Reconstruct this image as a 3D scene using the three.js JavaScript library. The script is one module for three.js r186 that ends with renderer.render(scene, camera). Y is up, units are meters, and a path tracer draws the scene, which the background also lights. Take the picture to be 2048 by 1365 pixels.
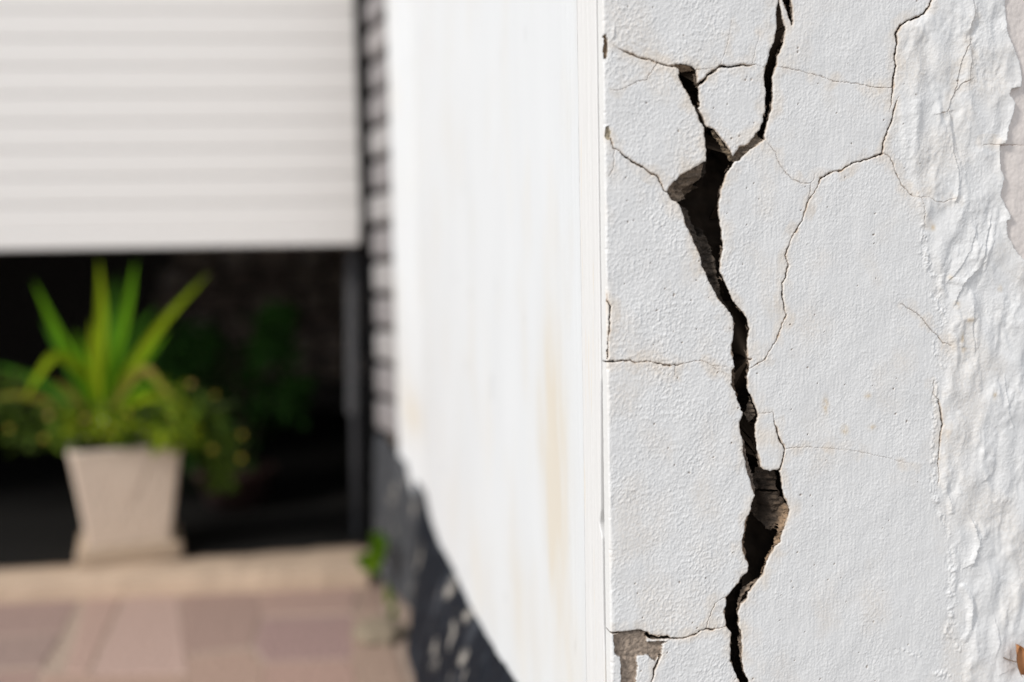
import * as THREE from 'three';
import { mergeGeometries, mergeVertices } from 'three/addons/utils/BufferGeometryUtils.js';
import { RoundedBoxGeometry } from 'three/addons/geometries/RoundedBoxGeometry.js';

// ------------------------------------------------------------------ camera, sky, sun, exposure
const PW = 2048, PH = 1365, FPX = 1991;                 // frame and focal length of a 35 mm lens, in the same units
const scene = new THREE.Scene();
const camera = new THREE.PerspectiveCamera(2 * Math.atan(PH / 2 / FPX) * 180 / Math.PI, PW / PH, 0.05, 600);
const CAM_H = 0.74;
camera.position.set(-0.258, CAM_H, 0.814);
camera.rotation.order = 'YXZ';
camera.rotation.set(-0.0655, -0.2115, -0.019);
camera.focus = 0.895;
camera.userData.fStop = 1.4;
camera.updateMatrixWorld(true);

const renderer = new THREE.WebGLRenderer({ antialias: true });
renderer.setSize(1024, 682);
renderer.toneMapping = THREE.LinearToneMapping;
renderer.toneMappingExposure = 1.3;
renderer.shadowMap.enabled = true;

// bright hazy overcast: an even sheet of cloud, a little brighter overhead, darker towards and below the horizon
{
  const w = 128, h = 64, d = new Float32Array(w * h * 4);
  for (let j = 0; j < h; j++) {
    const el = ((j + 0.5) / h - 0.5) * Math.PI;
    for (let i = 0; i < w; i++) {
      const k = 0.5 + 0.26 * Math.max(0, Math.sin(el));
      const o = (j * w + i) * 4;
      d[o] = k * 0.95; d[o + 1] = k; d[o + 2] = k * 1.075; d[o + 3] = 1;
    }
  }
  const sky = new THREE.DataTexture(d, w, h, THREE.RGBAFormat, THREE.FloatType);
  sky.mapping = THREE.EquirectangularReflectionMapping;
  sky.magFilter = THREE.LinearFilter; sky.minFilter = THREE.LinearFilter; sky.needsUpdate = true;
  scene.background = sky; scene.environment = sky;
  scene.backgroundIntensity = 1; scene.environmentIntensity = 1;
}
const sun = new THREE.DirectionalLight(0xfffbf5, 2.0);
sun.position.set(-9.0, 7.0, 3.0);
sun.target.position.set(0, 0.5, -1);
sun.castShadow = true; sun.shadow.radius = 20; sun.shadow.mapSize.set(2048, 2048);
Object.assign(sun.shadow.camera, { left: -5, right: 5, top: 5, bottom: -5, near: 0.5, far: 40 });
scene.add(sun, sun.target);

// ------------------------------------------------------------------ helpers
let seed = 7;
const rnd = () => { seed = (seed * 1664525 + 1013904223) >>> 0; return seed / 4294967296; };
const rr = (a, b) => a + (b - a) * rnd();
const clamp = (x, a, b) => x < a ? a : x > b ? b : x;
const sst = (a, b, x) => { const t = clamp((x - a) / (b - a), 0, 1); return t * t * (3 - 2 * t); };
function hsh(x, y, s) { let h = Math.imul(x, 374761393) ^ Math.imul(y, 668265263) ^ Math.imul(s, 2147483647 ^ 0x5bd1e995); h = Math.imul(h ^ (h >>> 13), 1274126177); return (h ^ (h >>> 16)) >>> 0; }
const GX = [], GY = []; for (let i = 0; i < 64; i++) { GX.push(Math.cos(i * Math.PI / 32)); GY.push(Math.sin(i * Math.PI / 32)); }
function N(x, y, s = 0) {
  const xi = Math.floor(x), yi = Math.floor(y), fx = x - xi, fy = y - yi;
  const u = fx * fx * fx * (fx * (fx * 6 - 15) + 10), v = fy * fy * fy * (fy * (fy * 6 - 15) + 10);
  const a = hsh(xi, yi, s) & 63, b = hsh(xi + 1, yi, s) & 63, c = hsh(xi, yi + 1, s) & 63, d = hsh(xi + 1, yi + 1, s) & 63;
  const n00 = GX[a] * fx + GY[a] * fy, n10 = GX[b] * (fx - 1) + GY[b] * fy, n01 = GX[c] * fx + GY[c] * (fy - 1), n11 = GX[d] * (fx - 1) + GY[d] * (fy - 1);
  return 1.5 * (n00 + u * (n10 - n00) + v * (n01 + u * (n11 - n01) - n00 - u * (n10 - n00)));
}
const fbm = (x, y, s, o = 3) => { let a = 0, k = 1; for (let i = 0; i < o; i++) { a += N(x, y, s + i) * k; x *= 2.03; y *= 2.03; k *= 0.5; } return a; };

const rayO = camera.position.clone();
function ray(x, y) { return new THREE.Vector3(x / PW * 2 - 1, 1 - y / PH * 2, 0.5).unproject(camera).sub(rayO).normalize(); }
const fwd = new THREE.Vector3(0, 0, -1).applyQuaternion(camera.quaternion);
function hit(x, y, p, n) { const d = ray(x, y); const t = (n.x * (p.x - rayO.x) + n.y * (p.y - rayO.y) + n.z * (p.z - rayO.z)) / d.dot(n); return rayO.clone().addScaledVector(d, t); }
function at(x, y, depth) { const d = ray(x, y); return rayO.clone().addScaledVector(d, depth / d.dot(fwd)); }
const V3 = (x, y, z) => new THREE.Vector3(x, y, z);
const onGround = (x, y, h = 0) => hit(x, y, V3(0, h, 0), V3(0, 1, 0));
const onFront = (x, y) => hit(x, y, V3(0, 0, 0), V3(0, 0, 1));

const used = {};
function numbered(n) { const k = used[n] = (used[n] ?? -1) + 1; return k ? `${n}_${String(k).padStart(3, '0')}` : n; }
function thing(name, label, category, pos = [0, 0, 0], turn = 0, group) {
  const o = new THREE.Group(); o.name = numbered(name); o.position.set(...pos); o.rotation.y = turn;
  o.userData = { label, category }; if (group) o.userData.group = group; scene.add(o); return o;
}
function part(name, geo, m, parent) { const o = new THREE.Mesh(geo, m); o.name = name; o.castShadow = o.receiveShadow = true; parent.add(o); return o; }
function struct(name, geo, m) { const o = new THREE.Mesh(geo, m); o.name = name; o.userData.kind = 'structure'; o.castShadow = o.receiveShadow = true; scene.add(o); return o; }
const std = (r, g, b, rough = 0.9, extra = {}) => new THREE.MeshStandardMaterial({ color: new THREE.Color().setRGB(r, g, b), roughness: rough, ...extra });
const vcol = (rough = 0.9, extra = {}) => new THREE.MeshStandardMaterial({ color: 0xffffff, vertexColors: true, roughness: rough, side: THREE.DoubleSide, ...extra });
function geom(pos, idx, col, nor) {
  const g = new THREE.BufferGeometry();
  g.setAttribute('position', new THREE.Float32BufferAttribute(pos, 3));
  if (col) g.setAttribute('color', new THREE.Float32BufferAttribute(col, 3));
  g.setIndex(idx);
  if (nor) g.setAttribute('normal', new THREE.Float32BufferAttribute(nor, 3)); else g.computeVertexNormals();
  return g;
}
function box(w, h, d, x, y, z) { const g = new THREE.BoxGeometry(w, h, d); g.translate(x, y, z); return g; }
function rbox(w, h, d, r, x = 0, y = 0, z = 0) { const g = new RoundedBoxGeometry(w, h, d, 2, r); g.translate(x, y, z); return g; }
// a tileable grain for bump maps
function grain(size, f, seedN, octaves = 4) {
  const d = new Uint8Array(size * size * 4);
  for (let j = 0; j < size; j++) for (let i = 0; i < size; i++) {
    let a = 0, k = 1, q = f;
    for (let o = 0; o < octaves; o++) { const x = i / size, y = j / size, bx = 1 - sst(0.85, 1, x), by = 1 - sst(0.85, 1, y);
      const s = (xx, yy) => N(xx * q, yy * q, seedN + o);
      a += k * (bx * by * s(x, y) + (1 - bx) * by * s(x - 1, y) + bx * (1 - by) * s(x, y - 1) + (1 - bx) * (1 - by) * s(x - 1, y - 1)); k *= 0.55; q *= 2.1; }
    const v = clamp(128 + a * 90, 0, 255), o4 = (j * size + i) * 4; d[o4] = d[o4 + 1] = d[o4 + 2] = v; d[o4 + 3] = 255;
  }
  const t = new THREE.DataTexture(d, size, size); t.wrapS = t.wrapT = THREE.RepeatWrapping; t.magFilter = THREE.LinearFilter; t.minFilter = THREE.LinearFilter; t.needsUpdate = true; return t;
}

// ------------------------------------------------------------------ ground
{
  const g = new THREE.PlaneGeometry(300, 300, 1, 1); g.rotateX(-Math.PI / 2); g.translate(0, -0.006, 0);
  const t = grain(256, 9, 50); t.repeat.set(200, 200);
  struct('ground', g, std(0.3, 0.285, 0.27, 0.95, { bumpMap: t, bumpScale: 0.01 }));
}

// ------------------------------------------------------------------ the cracked wall
const PX = 0.00045;                                    // about one frame unit on the wall, in metres
const house = thing('house_wall', 'white plastered house wall with a wide branching crack and flaking paint at its corner', 'wall');
const CS = 0.00056;
const fc = (a) => a.map((p) => { const q = onFront(p[0], p[1]); return [q.x, q.y, (p[2] ?? 1) * PX]; });

// outline of the wide gap, once round
const GAP = [[1556, -160], [1557, 0], [1553, 27], [1555, 47], [1551, 77], [1539, 107], [1530, 140], [1529, 159], [1532.5, 184], [1531, 219], [1526, 244], [1520, 260], [1511, 267], [1509, 274], [1501, 282], [1496, 290], [1479, 294], [1474, 301], [1466, 312],
  [1454, 291], [1439, 271], [1429, 259], [1415, 253], [1412, 249], [1404, 229], [1396, 217], [1400, 213], [1399, 197], [1397, 174], [1405.5, 166], [1417, 153], [1429, 144.5], [1440, 136.5], [1456.5, 136], [1479, 133], [1504, 131], [1504, 129.6], [1481.5, 129], [1456.5, 132], [1440, 129.5], [1434, 137], [1424, 141], [1415.5, 149.5], [1404, 161], [1395, 166],
  [1393, 149.5], [1393, 141], [1386, 133], [1377, 130], [1365, 127.5], [1352, 128], [1347, 132.5], [1357, 139.5], [1359, 154.5], [1367, 174], [1379, 192], [1389, 214], [1399, 239], [1409, 255], [1410, 272], [1412, 299], [1413, 322], [1387, 336], [1359, 352], [1342, 371], [1334.5, 386], [1344, 399], [1354, 404], [1362, 414], [1372, 449], [1387, 482], [1399, 506.5], [1404, 531], [1414, 551], [1417, 560], [1429, 585], [1444, 607], [1461.5, 626], [1468, 645], [1468, 669.5], [1463, 692], [1465, 714], [1470, 734], [1464, 742], [1463.5, 769], [1474, 794], [1479, 809], [1486.5, 826.5], [1480, 844], [1480, 862], [1485, 878], [1486.5, 905], [1495, 942], [1504, 972], [1510, 992], [1504, 1007], [1501, 1024], [1491, 1042], [1489, 1066.5], [1485, 1082], [1485, 1099], [1491, 1114], [1497, 1129], [1497, 1145], [1485, 1152], [1480, 1164.5], [1466, 1179], [1452, 1196], [1453, 1208.5], [1448.5, 1221], [1452, 1252], [1463, 1267], [1461, 1296], [1461, 1323], [1470.5, 1345], [1479, 1363.5], [1487, 1410], [1500, 1470], [1496, 1520],
  [1512, 1520], [1518, 1470], [1506, 1410], [1497, 1363.5], [1488, 1338], [1484, 1313], [1485, 1284], [1483, 1265], [1478, 1252], [1478, 1225.5], [1482, 1209], [1495, 1198], [1497, 1186.5], [1517, 1160], [1527, 1150], [1531.5, 1130], [1540, 1113], [1549, 1096], [1561, 1086], [1566, 1064], [1573, 1047], [1580, 1024], [1578.6, 1014], [1571, 999], [1567, 987], [1563.6, 964], [1561, 947], [1559, 939.5], [1541, 942], [1529, 939.5], [1522.5, 934.5], [1519, 919.5], [1514, 895], [1511, 870], [1512.6, 850], [1517.5, 832], [1516, 826.5], [1506, 799], [1496, 779], [1496, 752], [1499, 734], [1495, 709], [1495, 689.5], [1499, 659.6], [1496, 639.7], [1484, 622], [1466.5, 602], [1456.5, 577], [1449, 560], [1440.5, 543], [1440, 529], [1446.5, 499], [1444, 459], [1438, 427], [1439, 404], [1443, 377], [1449, 362], [1451.5, 349.6], [1461.5, 334.6], [1470, 323.4], [1481, 321], [1490, 310], [1501, 300], [1516, 288.5], [1531, 278.6], [1530, 270], [1531, 260], [1536, 245], [1540, 232], [1546, 204], [1547.5, 179], [1546, 154.5], [1552.5, 134.5], [1556, 112], [1566, 92], [1571, 70], [1572.5, 56], [1569, 45], [1564, 27], [1559.5, 3], [1558, -160]];
const GAP_SIDE = [[1565, -160], [1566, 0], [1572, 17], [1580, 37], [1585, 51], [1586.5, 40], [1586, 20], [1584, 0], [1582, -160]];
// cracks: [x, y, width]; the wide ones are gaps, the hairlines are grooves
const CRACKS = [
  [[1226, 92, 0.7], [1243, 99.7, 1], [1255, 106, 2.6], [1266, 109.6, 2.6], [1279.6, 114.6, 2.1], [1297, 118, 1.6], [1314.5, 124.6, 2], [1329.5, 131, 2.5], [1347, 133, 3]],
  [[1314.5, 127, 0.9], [1304.6, 142, 0.9], [1297, 149.5, 0.9], [1294.6, 159.4, 0.8], [1277, 163, 0.8], [1254.7, 173, 0.8], [1237, 180.6, 0.7], [1222, 181, 0.5]],
  [[1393, 139.5, 0.8], [1424, 136.5, 0.6], [1440, 133, 0.5]],
  [[1504, 130, 1.3], [1514, 130, 0.9], [1524, 133, 0.5], [1531, 137, 0.4]],
  [[1550, 133, 0.5], [1578.6, 136.5, 0.7], [1603.5, 143, 0.8], [1618.5, 147, 0.7], [1641, 152, 0.9], [1669.7, 163, 0.8], [1706, 165.8, 0.8], [1732, 171.4, 0.9], [1755, 174.7, 0.8], [1786, 176.5, 0.9]],
  [[1441.6, 128, 0.6], [1454, 94.7, 0.45], [1464, 40, 0.3]],
  [[1505, 128, 0.5], [1511, 99.7, 0.4], [1521, 70, 0.25]],
  [[1872, -160, 4], [1864, 0, 4], [1856, 18, 4], [1841, 32, 4], [1814.7, 42, 3.6], [1800, 52.7, 4], [1792.6, 66, 5], [1794, 89, 4.5], [1790, 108.8, 3.5], [1791.6, 131.8, 4], [1786.7, 164.8, 4], [1785, 194.5, 2.5], [1782, 211, 1.1], [1778, 225, 0.7]],
  [[1798, 193, 1], [1791, 211, 2], [1783.4, 244, 3], [1775, 263.7, 3], [1767, 286.7, 3], [1767, 306.5, 2.6], [1742, 316.4, 2.2], [1722.4, 323, 1.8], [1706, 326, 2], [1683, 341, 2], [1666, 343.5, 1.8], [1641, 357, 1.9], [1638, 369.5, 1.4], [1628, 387, 1.3], [1616, 404.4, 1.8], [1603.5, 444, 1.5], [1583.6, 476.6, 1.8], [1571, 511.5, 1.8], [1578.6, 531.4, 1.5], [1572, 546, 2], [1571.6, 555, 4], [1566, 567, 1.6], [1565, 585, 2], [1566.7, 600, 3.6], [1571, 624.7, 1.6], [1572, 632, 1.6], [1561, 659.6, 1.8], [1551, 684.5, 1.6], [1536, 709.4, 1.5], [1531, 718, 1.5], [1516, 729, 1.2], [1499, 738, 1]],
  [[1631, 349, 0.5], [1628, 360, 0.6], [1621, 369.5, 0.9], [1622, 382, 0.9], [1616, 403, 0.8]],
  [[1531, 280, 0.5], [1541, 292, 0.5], [1551, 303.5, 0.8], [1556, 322, 0.6], [1568.6, 342, 0.8], [1583.6, 357, 0.8], [1603.5, 367, 0.9], [1622, 367, 0.7]],
  [[1768.5, 306.5, 1.1], [1782, 316.4, 1.2], [1791.6, 343, 1.2], [1805, 372.4, 1.2], [1824.6, 392, 1], [1841, 395.5, 0.9], [1857.5, 394, 0.7], [1870.7, 404, 0.9], [1887, 404, 1], [1910, 397, 0.8]],
  [[1841, 395.5, 0.8], [1849, 428.5, 0.9], [1849, 450, 0.6]],
  [[1943, -160, 0.8], [1943, 0, 0.8], [1948, 26, 1], [1940, 49, 0.9], [1938, 86, 1], [1920, 132, 1.2], [1912, 175, 1.2], [1895.5, 224, 1.2], [1877, 227, 0.8]],
  [[1940, 82, 0.7], [1943, 109, 0.7], [1940, 132, 0.8], [1936.6, 161.5, 0.9], [1920, 170, 1], [1908.6, 188, 0.9]],
  [[1966, 290, 0.8], [1997.6, 290, 1.2], [2070, 289.5, 0.7]],
  [[1221, 278, 1.6], [1227, 296, 1.8], [1240, 302, 1.8], [1246, 312, 1.8], [1262, 322, 3.4], [1272, 328, 3], [1282, 332, 3.8], [1292, 339.6, 1.8], [1299.6, 346, 1.8], [1314.5, 352, 2], [1322, 367, 2.4], [1329.5, 382, 2], [1337, 386, 2.4]],
  [[1230, 300, 0.8], [1227, 337, 0.8], [1218, 352, 0.7]],
  [[1214, 723, 2], [1225, 723, 3.6], [1233, 722.5, 2], [1240, 722, 1.5], [1260, 722, 1.7], [1272, 727, 1.5], [1292, 723, 1.4], [1314.5, 727, 1.4], [1329.5, 730.6, 1.8], [1354, 730.6, 1.4], [1379, 725, 1], [1402, 720.6, 1], [1414, 725.6, 0.8], [1424, 732, 0.6], [1449, 733, 0.5], [1464, 738, 0.35]],
  [[1412, 724, 0.4], [1437, 742, 0.4], [1460, 752, 0.3]],
  [[1351, 733, 0.9], [1351, 752, 0.6]], [[1344, 741, 0.4], [1337, 752, 0.3]],
  [[1213, 588, 0.8], [1216, 602, 1.6], [1221, 612, 4], [1219.6, 644.6, 2.4], [1218, 674.5, 1.8], [1216, 719, 1.8]],
  [[1495, 717, 2.4], [1504, 719, 1.6]],
  [[1560, 941, 4], [1562, 936, 3.6], [1567, 919.6, 3], [1571, 899.6, 3], [1566, 889.7, 2.6], [1558.7, 874.7, 4.6], [1551, 849.8, 1.6], [1547.5, 830, 1], [1546, 825, 0.6], [1517, 828, 0.5]],
  [[1571, 899, 0.7], [1593, 896, 0.6], [1618, 895, 0.5], [1680, 899, 0.4], [1725, 905, 0.5], [1776, 917, 0.5], [1827, 930, 0.35]],
  [[1222, 1267, 3], [1241, 1267, 4], [1260.6, 1264.6, 5], [1275, 1262, 4], [1292, 1266, 4], [1297, 1273, 9], [1316.7, 1277, 7], [1332, 1275, 8], [1342, 1278, 3], [1370.4, 1277, 2], [1392.4, 1268, 2], [1404.6, 1261, 1.6], [1413, 1260, 2.6], [1424, 1261, 1.8], [1439, 1257, 1], [1453, 1253.6, 1]],
  [[1324, 1311, 2], [1316.7, 1323, 5], [1309.4, 1338, 5], [1306, 1355, 2.6], [1303, 1366, 2.2], [1300, 1400, 2], [1308, 1470, 1.6], [1302, 1530, 1]],
  [[1413, 1258.5, 1], [1418, 1240, 0.8], [1424, 1223, 1.2], [1430, 1208.5, 1.3], [1439, 1202, 0.4], [1451, 1196, 0.5]],
  [[1801.5, 608, 0.8], [1824.6, 621, 0.8], [1844, 634.6, 1], [1854, 651, 1], [1870.7, 667.5, 1.1], [1887, 685.7, 1.2], [1903.7, 692, 0.8]],
  [[1868, 762, 0.9], [1867.4, 789.5, 1.1], [1877, 801, 1.4], [1882, 822.4, 3.2], [1885.5, 852, 3.2], [1880.6, 875, 1.6], [1879.5, 900, 1.7], [1876.7, 927, 1.4], [1878.4, 954.5, 1.2], [1876.7, 971.5, 0.8]],
];
const DIVIDERS = [[[1215, 85], [1230, 95]], [[1218, 270], [1222, 282]], [[1525, 132], [1532, 140]], [[1440, 735], [1470, 740]], [[1205, 723], [1215, 723]], [[1210, 1267], [1223, 1267]], [[1445, 1256], [1456, 1253]], [[1782, 205], [1785, 240]], [[1515, 828], [1522, 828]], [[1496, 739], [1505, 733]],
  [[1323, 1312], [1336, 1280]], [[1547, 134], [1553, 134]], [[1571, 899], [1572, 898]], [[1558, -160], [1558, 0]]];
// paint skin: right of this line the paint is thick, lumpy and lifting
const SKIN = [[1876, -175], [1864, 0], [1841, 32], [1800, 52], [1793, 90], [1787, 165], [1785, 194], [1790, 214], [1786, 238], [1795, 254], [1800, 280], [1802, 320], [1815, 380], [1845, 440], [1852, 480], [1875, 560], [1888, 640], [1902, 700], [1890, 745], [1882, 800], [1886, 852], [1880, 900], [1878, 970], [1905, 1065], [1920, 1110], [1930, 1200], [1934, 1260], [1928, 1340], [1925, 1430], [1930, 1540]];
const BARE = [[2007, -175], [2008.5, 0], [2012.5, 49], [2011, 59], [2025.6, 99], [2037, 125], [2042, 155], [2039, 175], [2019, 179.6], [2015.7, 188], [2027, 207.6], [2012.5, 270], [2007.5, 287], [1997.6, 290], [1999, 339.5], [2006, 356], [2001, 376], [1999, 389], [2012.5, 418.6], [2019, 440], [2011, 441.6], [2012.5, 450], [2014, 473], [2032, 506], [2044, 519], [2068, 530], [2120, 540], [2120, -175]];
// places where the plaster has come off and the grey-brown base coat shows
const SPALLS = [
  { p: [[1226, 1271], [1250, 1267], [1277, 1263], [1295, 1269], [1295, 1284], [1336, 1283], [1326, 1291], [1324, 1311], [1312, 1325.6], [1304.5, 1321], [1295, 1312], [1275, 1313.5], [1276.5, 1333], [1273, 1365], [1270, 1410], [1243, 1410], [1241, 1365], [1242, 1340], [1240, 1316], [1229, 1311]], d: 0.0036, c: [0.36, 0.285, 0.225] },
  { p: [[1208, 70], [1213, 66], [1217, 82], [1218, 104], [1214, 118], [1208, 118]], d: 0.004, c: [0.27, 0.19, 0.12] },
  { p: [[1211, 254], [1217, 252], [1222, 262], [1222, 275], [1216, 281], [1211, 278]], d: 0.002, c: [0.42, 0.36, 0.26] },
];
// broken faces inside the gap: outline, depth at the lip (m), slope away from the lip, colour
const SHELVES = [
  { p: [[1330, 386], [1356, 350], [1414, 318], [1416, 372], [1400, 384], [1385, 395], [1370, 400], [1352, 406]], d: 0.003, s: 0.55, c: [0.22, 0.165, 0.12] },
  { p: [[1462, 315], [1474, 297], [1496, 286], [1508, 266], [1519, 262], [1524, 270], [1533, 280], [1503, 302], [1482, 323], [1469, 323]], d: 0.004, s: 0.55, c: [0.22, 0.17, 0.125] },
  { p: [[1406, 252], [1418, 270], [1428, 300], [1430, 340], [1416, 372], [1412, 320]], d: 0.012, s: 0.8, c: [0.06, 0.043, 0.03] },
  { p: [[1360, 406], [1396, 420], [1422, 462], [1436, 500], [1440, 545], [1450, 585], [1466, 615], [1480, 640], [1466, 645], [1440, 612], [1415, 560], [1398, 515], [1370, 452]], d: 0.006, s: 0.9, c: [0.075, 0.057, 0.043] },
  { p: [[1459, 738], [1475, 733], [1480, 760], [1476, 775], [1482, 800], [1472, 795], [1458, 770]], d: 0.004, s: 0.9, c: [0.15, 0.105, 0.072] },
  { p: [[1505, 790], [1520, 826], [1518, 838], [1506, 850], [1500, 830], [1503, 810]], d: 0.006, s: 0.9, c: [0.13, 0.1, 0.076] },
  { p: [[1480, 872], [1496, 885], [1500, 915], [1505, 935], [1516, 952], [1516, 985], [1508, 996], [1500, 975], [1490, 945], [1483, 905]], d: 0.003, s: 0.9, c: [0.22, 0.17, 0.135] },
  { p: [[1521, 938], [1563, 938], [1566, 985], [1530, 990], [1519, 965]], d: 0.011, s: 0.5, c: [0.06, 0.042, 0.03] },
  { p: [[1538, 992], [1568, 985], [1582, 1024], [1564, 1048], [1556, 1068], [1544, 1066], [1536, 1040], [1533, 1015]], d: 0.008, s: 0.5, c: [0.09, 0.064, 0.045] },
  { p: [[1584, 1024], [1575, 1050], [1563, 1088], [1542, 1115], [1529, 1154], [1525, 1150], [1534, 1118], [1551, 1086], [1563, 1052], [1569, 1032], [1575, 1010]], d: 0.0015, s: 0.9, c: [0.3, 0.205, 0.13] },
  { p: [[1500, 1020], [1486, 1045], [1482, 1085], [1482, 1102], [1494, 1130], [1494, 1145], [1499, 1142], [1494, 1090], [1496, 1052], [1505, 1022]], d: 0.002, s: 1.0, c: [0.24, 0.165, 0.11] },
  { p: [[1476, 1225], [1482, 1206], [1497, 1186], [1520, 1156], [1514, 1158], [1492, 1178], [1478, 1205]], d: 0.002, s: 0.9, c: [0.22, 0.165, 0.12] },
  { p: [[1345, 134], [1350, 126], [1378, 128], [1394, 140], [1376, 141], [1358, 142]], d: 0.003, s: 1, c: [0.3, 0.21, 0.14] },
  { p: [[1480, 1260], [1490, 1275], [1488, 1320], [1500, 1364], [1490, 1350], [1482, 1320], [1478, 1280]], d: 0.002, s: 0.9, c: [0.2, 0.15, 0.11] },
  { p: [[1430, 258], [1470, 318], [1464, 322], [1440, 285], [1424, 262]], d: 0.0025, s: 1.0, c: [0.2, 0.15, 0.1] },
];

{
  const c00 = onFront(1215, PH), cr = onFront(PW, 0), cb = onFront(PW, PH), ct = onFront(1215, 0);
  const u1 = Math.max(cr.x, cb.x) + 0.035, v0 = Math.min(cb.y, c00.y) - 0.045, v1 = Math.max(cr.y, ct.y) + 0.055;
  const nx = Math.ceil(u1 / CS), ny = Math.ceil((v1 - v0) / CS), W = nx + 1, M = W * (ny + 1);
  console.log('grid', nx, ny, u1, v0, v1);
  const Fg = new Float32Array(M).fill(0.05), Fd = new Float32Array(M).fill(0.05), Gr = new Float32Array(M), St = new Float32Array(M).fill(1), WU = new Float32Array(M), WV = new Float32Array(M);
  const Hh = new Float32Array(M), C = new Float32Array(M * 3);
  for (let j = 0; j <= ny; j++) for (let i = 0; i <= nx; i++) {
    const u = i * CS, v = v0 + j * CS, k = j * W + i;
    WU[k] = u + PX * (1.5 * N(u / (13 * PX), v / (13 * PX), 1) + 1.0 * N(u / (5 * PX), v / (5 * PX), 2));
    WV[k] = v + PX * (1.5 * N(u / (13 * PX), v / (13 * PX), 3) + 1.0 * N(u / (5 * PX), v / (5 * PX), 4));
  }
  const toI = (u) => u / CS, toJ = (v) => (v - v0) / CS;
  function eachNear(a, b, R, fn) {                    // grid points within R of a segment: fn(index, distance, t)
    const i0 = Math.max(0, Math.floor(toI(Math.min(a[0], b[0]) - R))), i1 = Math.min(nx, Math.ceil(toI(Math.max(a[0], b[0]) + R)));
    const j0 = Math.max(0, Math.floor(toJ(Math.min(a[1], b[1]) - R))), j1 = Math.min(ny, Math.ceil(toJ(Math.max(a[1], b[1]) + R)));
    const dx = b[0] - a[0], dy = b[1] - a[1], L2 = dx * dx + dy * dy || 1e-12;
    for (let j = j0; j <= j1; j++) for (let i = i0; i <= i1; i++) {
      const k = j * W + i, x = WU[k] - a[0], y = WV[k] - a[1], t = clamp((x * dx + y * dy) / L2, 0, 1);
      const d = Math.hypot(x - dx * t, y - dy * t); if (d <= R) fn(k, d, t);
    }
  }
  function inside(poly, fn, raw) {                    // grid points inside a polygon
    let a = 1e9, b = -1e9, c = 1e9, d = -1e9;
    for (const p of poly) { a = Math.min(a, p[0]); b = Math.max(b, p[0]); c = Math.min(c, p[1]); d = Math.max(d, p[1]); }
    const m = 4 * PX, i0 = Math.max(0, Math.floor(toI(a - m))), i1 = Math.min(nx, Math.ceil(toI(b + m))), j0 = Math.max(0, Math.floor(toJ(c - m))), j1 = Math.min(ny, Math.ceil(toJ(d + m)));
    for (let j = j0; j <= j1; j++) for (let i = i0; i <= i1; i++) {
      const k = j * W + i, x = WU[k], y = WV[k]; let on = false;
      for (let q = 0, r = poly.length - 1; q < poly.length; r = q++) { const A = poly[q], B = poly[r]; if ((A[1] > y) !== (B[1] > y) && x < (B[0] - A[0]) * (y - A[1]) / (B[1] - A[1]) + A[0]) on = !on; }
      if (on) fn(k);
    }
  }
  // the gap
  for (const poly of [fc(GAP), fc(GAP_SIDE)]) {
    const own = new Float32Array(M).fill(0.05);
    for (let q = 0; q < poly.length; q++) eachNear(poly[q], poly[(q + 1) % poly.length], 30 * PX, (k, d) => { if (d < own[k]) own[k] = d; });
    inside(poly, (k) => { own[k] = -own[k]; });
    for (let k = 0; k < M; k++) { if (own[k] < Fd[k]) Fd[k] = Fg[k] = own[k]; const s = Math.abs(own[k]); if (s < St[k]) St[k] = s; }
  }
  const barrier = new Uint8Array(M);
  for (const line of CRACKS) {
    const l = fc(line);
    for (let q = 0; q + 1 < l.length; q++) {
      const a = l[q], b = l[q + 1];
      eachNear(a, b, 22 * PX, (k, d, t) => {
        const broken = 0.75 + 0.5 * N(WU[k] / (9 * PX), WV[k] / (9 * PX), 9);
        const w = (a[2] + (b[2] - a[2]) * t) * broken ** 0.6, wp = w / PX;
        if (wp > 1.25) { const f = d - w / 2; if (f < Fd[k]) Fd[k] = f; }
        const half = PX * (0.75 + 0.35 * wp);
        if (d < half) { const g = clamp(wp, 0.2, 2) * 0.0014 * (1 - d / half); if (g > Gr[k]) Gr[k] = g; }
        const sd = d + PX * (wp > 0.9 ? 0 : 6); if (sd < St[k]) St[k] = sd;
        if (d < CS * 0.8) barrier[k] = 1;
      });
    }
  }
  for (const l0 of DIVIDERS) { const l = fc(l0); for (let q = 0; q + 1 < l.length; q++) eachNear(l[q], l[q + 1], CS, (k, d) => { if (d < CS * 0.8) barrier[k] = 1; }); }
  // paint skin: distance right of its edge
  const skin = fc(SKIN), Sk = new Float32Array(M).fill(-1);
  { const poly = [...skin, [9, skin[skin.length - 1][1] - 1], [9, skin[0][1] + 1]]; inside(poly, (k) => { Sk[k] = 1; });
    for (let q = 0; q + 1 < skin.length; q++) eachNear(skin[q], skin[q + 1], 60 * PX, (k, d) => { const s = Math.sign(Sk[k]); if (d < Math.abs(Sk[k])) Sk[k] = s * Math.max(d, 1e-7); }); }
  const bare = fc(BARE), Ba = new Float32Array(M).fill(-1);
  inside(bare, (k) => { Ba[k] = 1; });
  for (let q = 0; q + 1 < bare.length; q++) eachNear(bare[q], bare[q + 1], 40 * PX, (k, d) => { const s = Math.sign(Ba[k]); if (d < Math.abs(Ba[k])) Ba[k] = s * Math.max(d, 1e-7); });
  const Sp = new Int8Array(M).fill(-1), Sd = new Float32Array(M).fill(1);
  SPALLS.forEach((s, n) => { const p = fc(s.p); inside(p, (k) => { Sp[k] = n; }); for (let q = 0; q < p.length; q++) eachNear(p[q], p[(q + 1) % p.length], 8 * PX, (k, d) => { if (d < Sd[k]) Sd[k] = d; }); });
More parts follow.
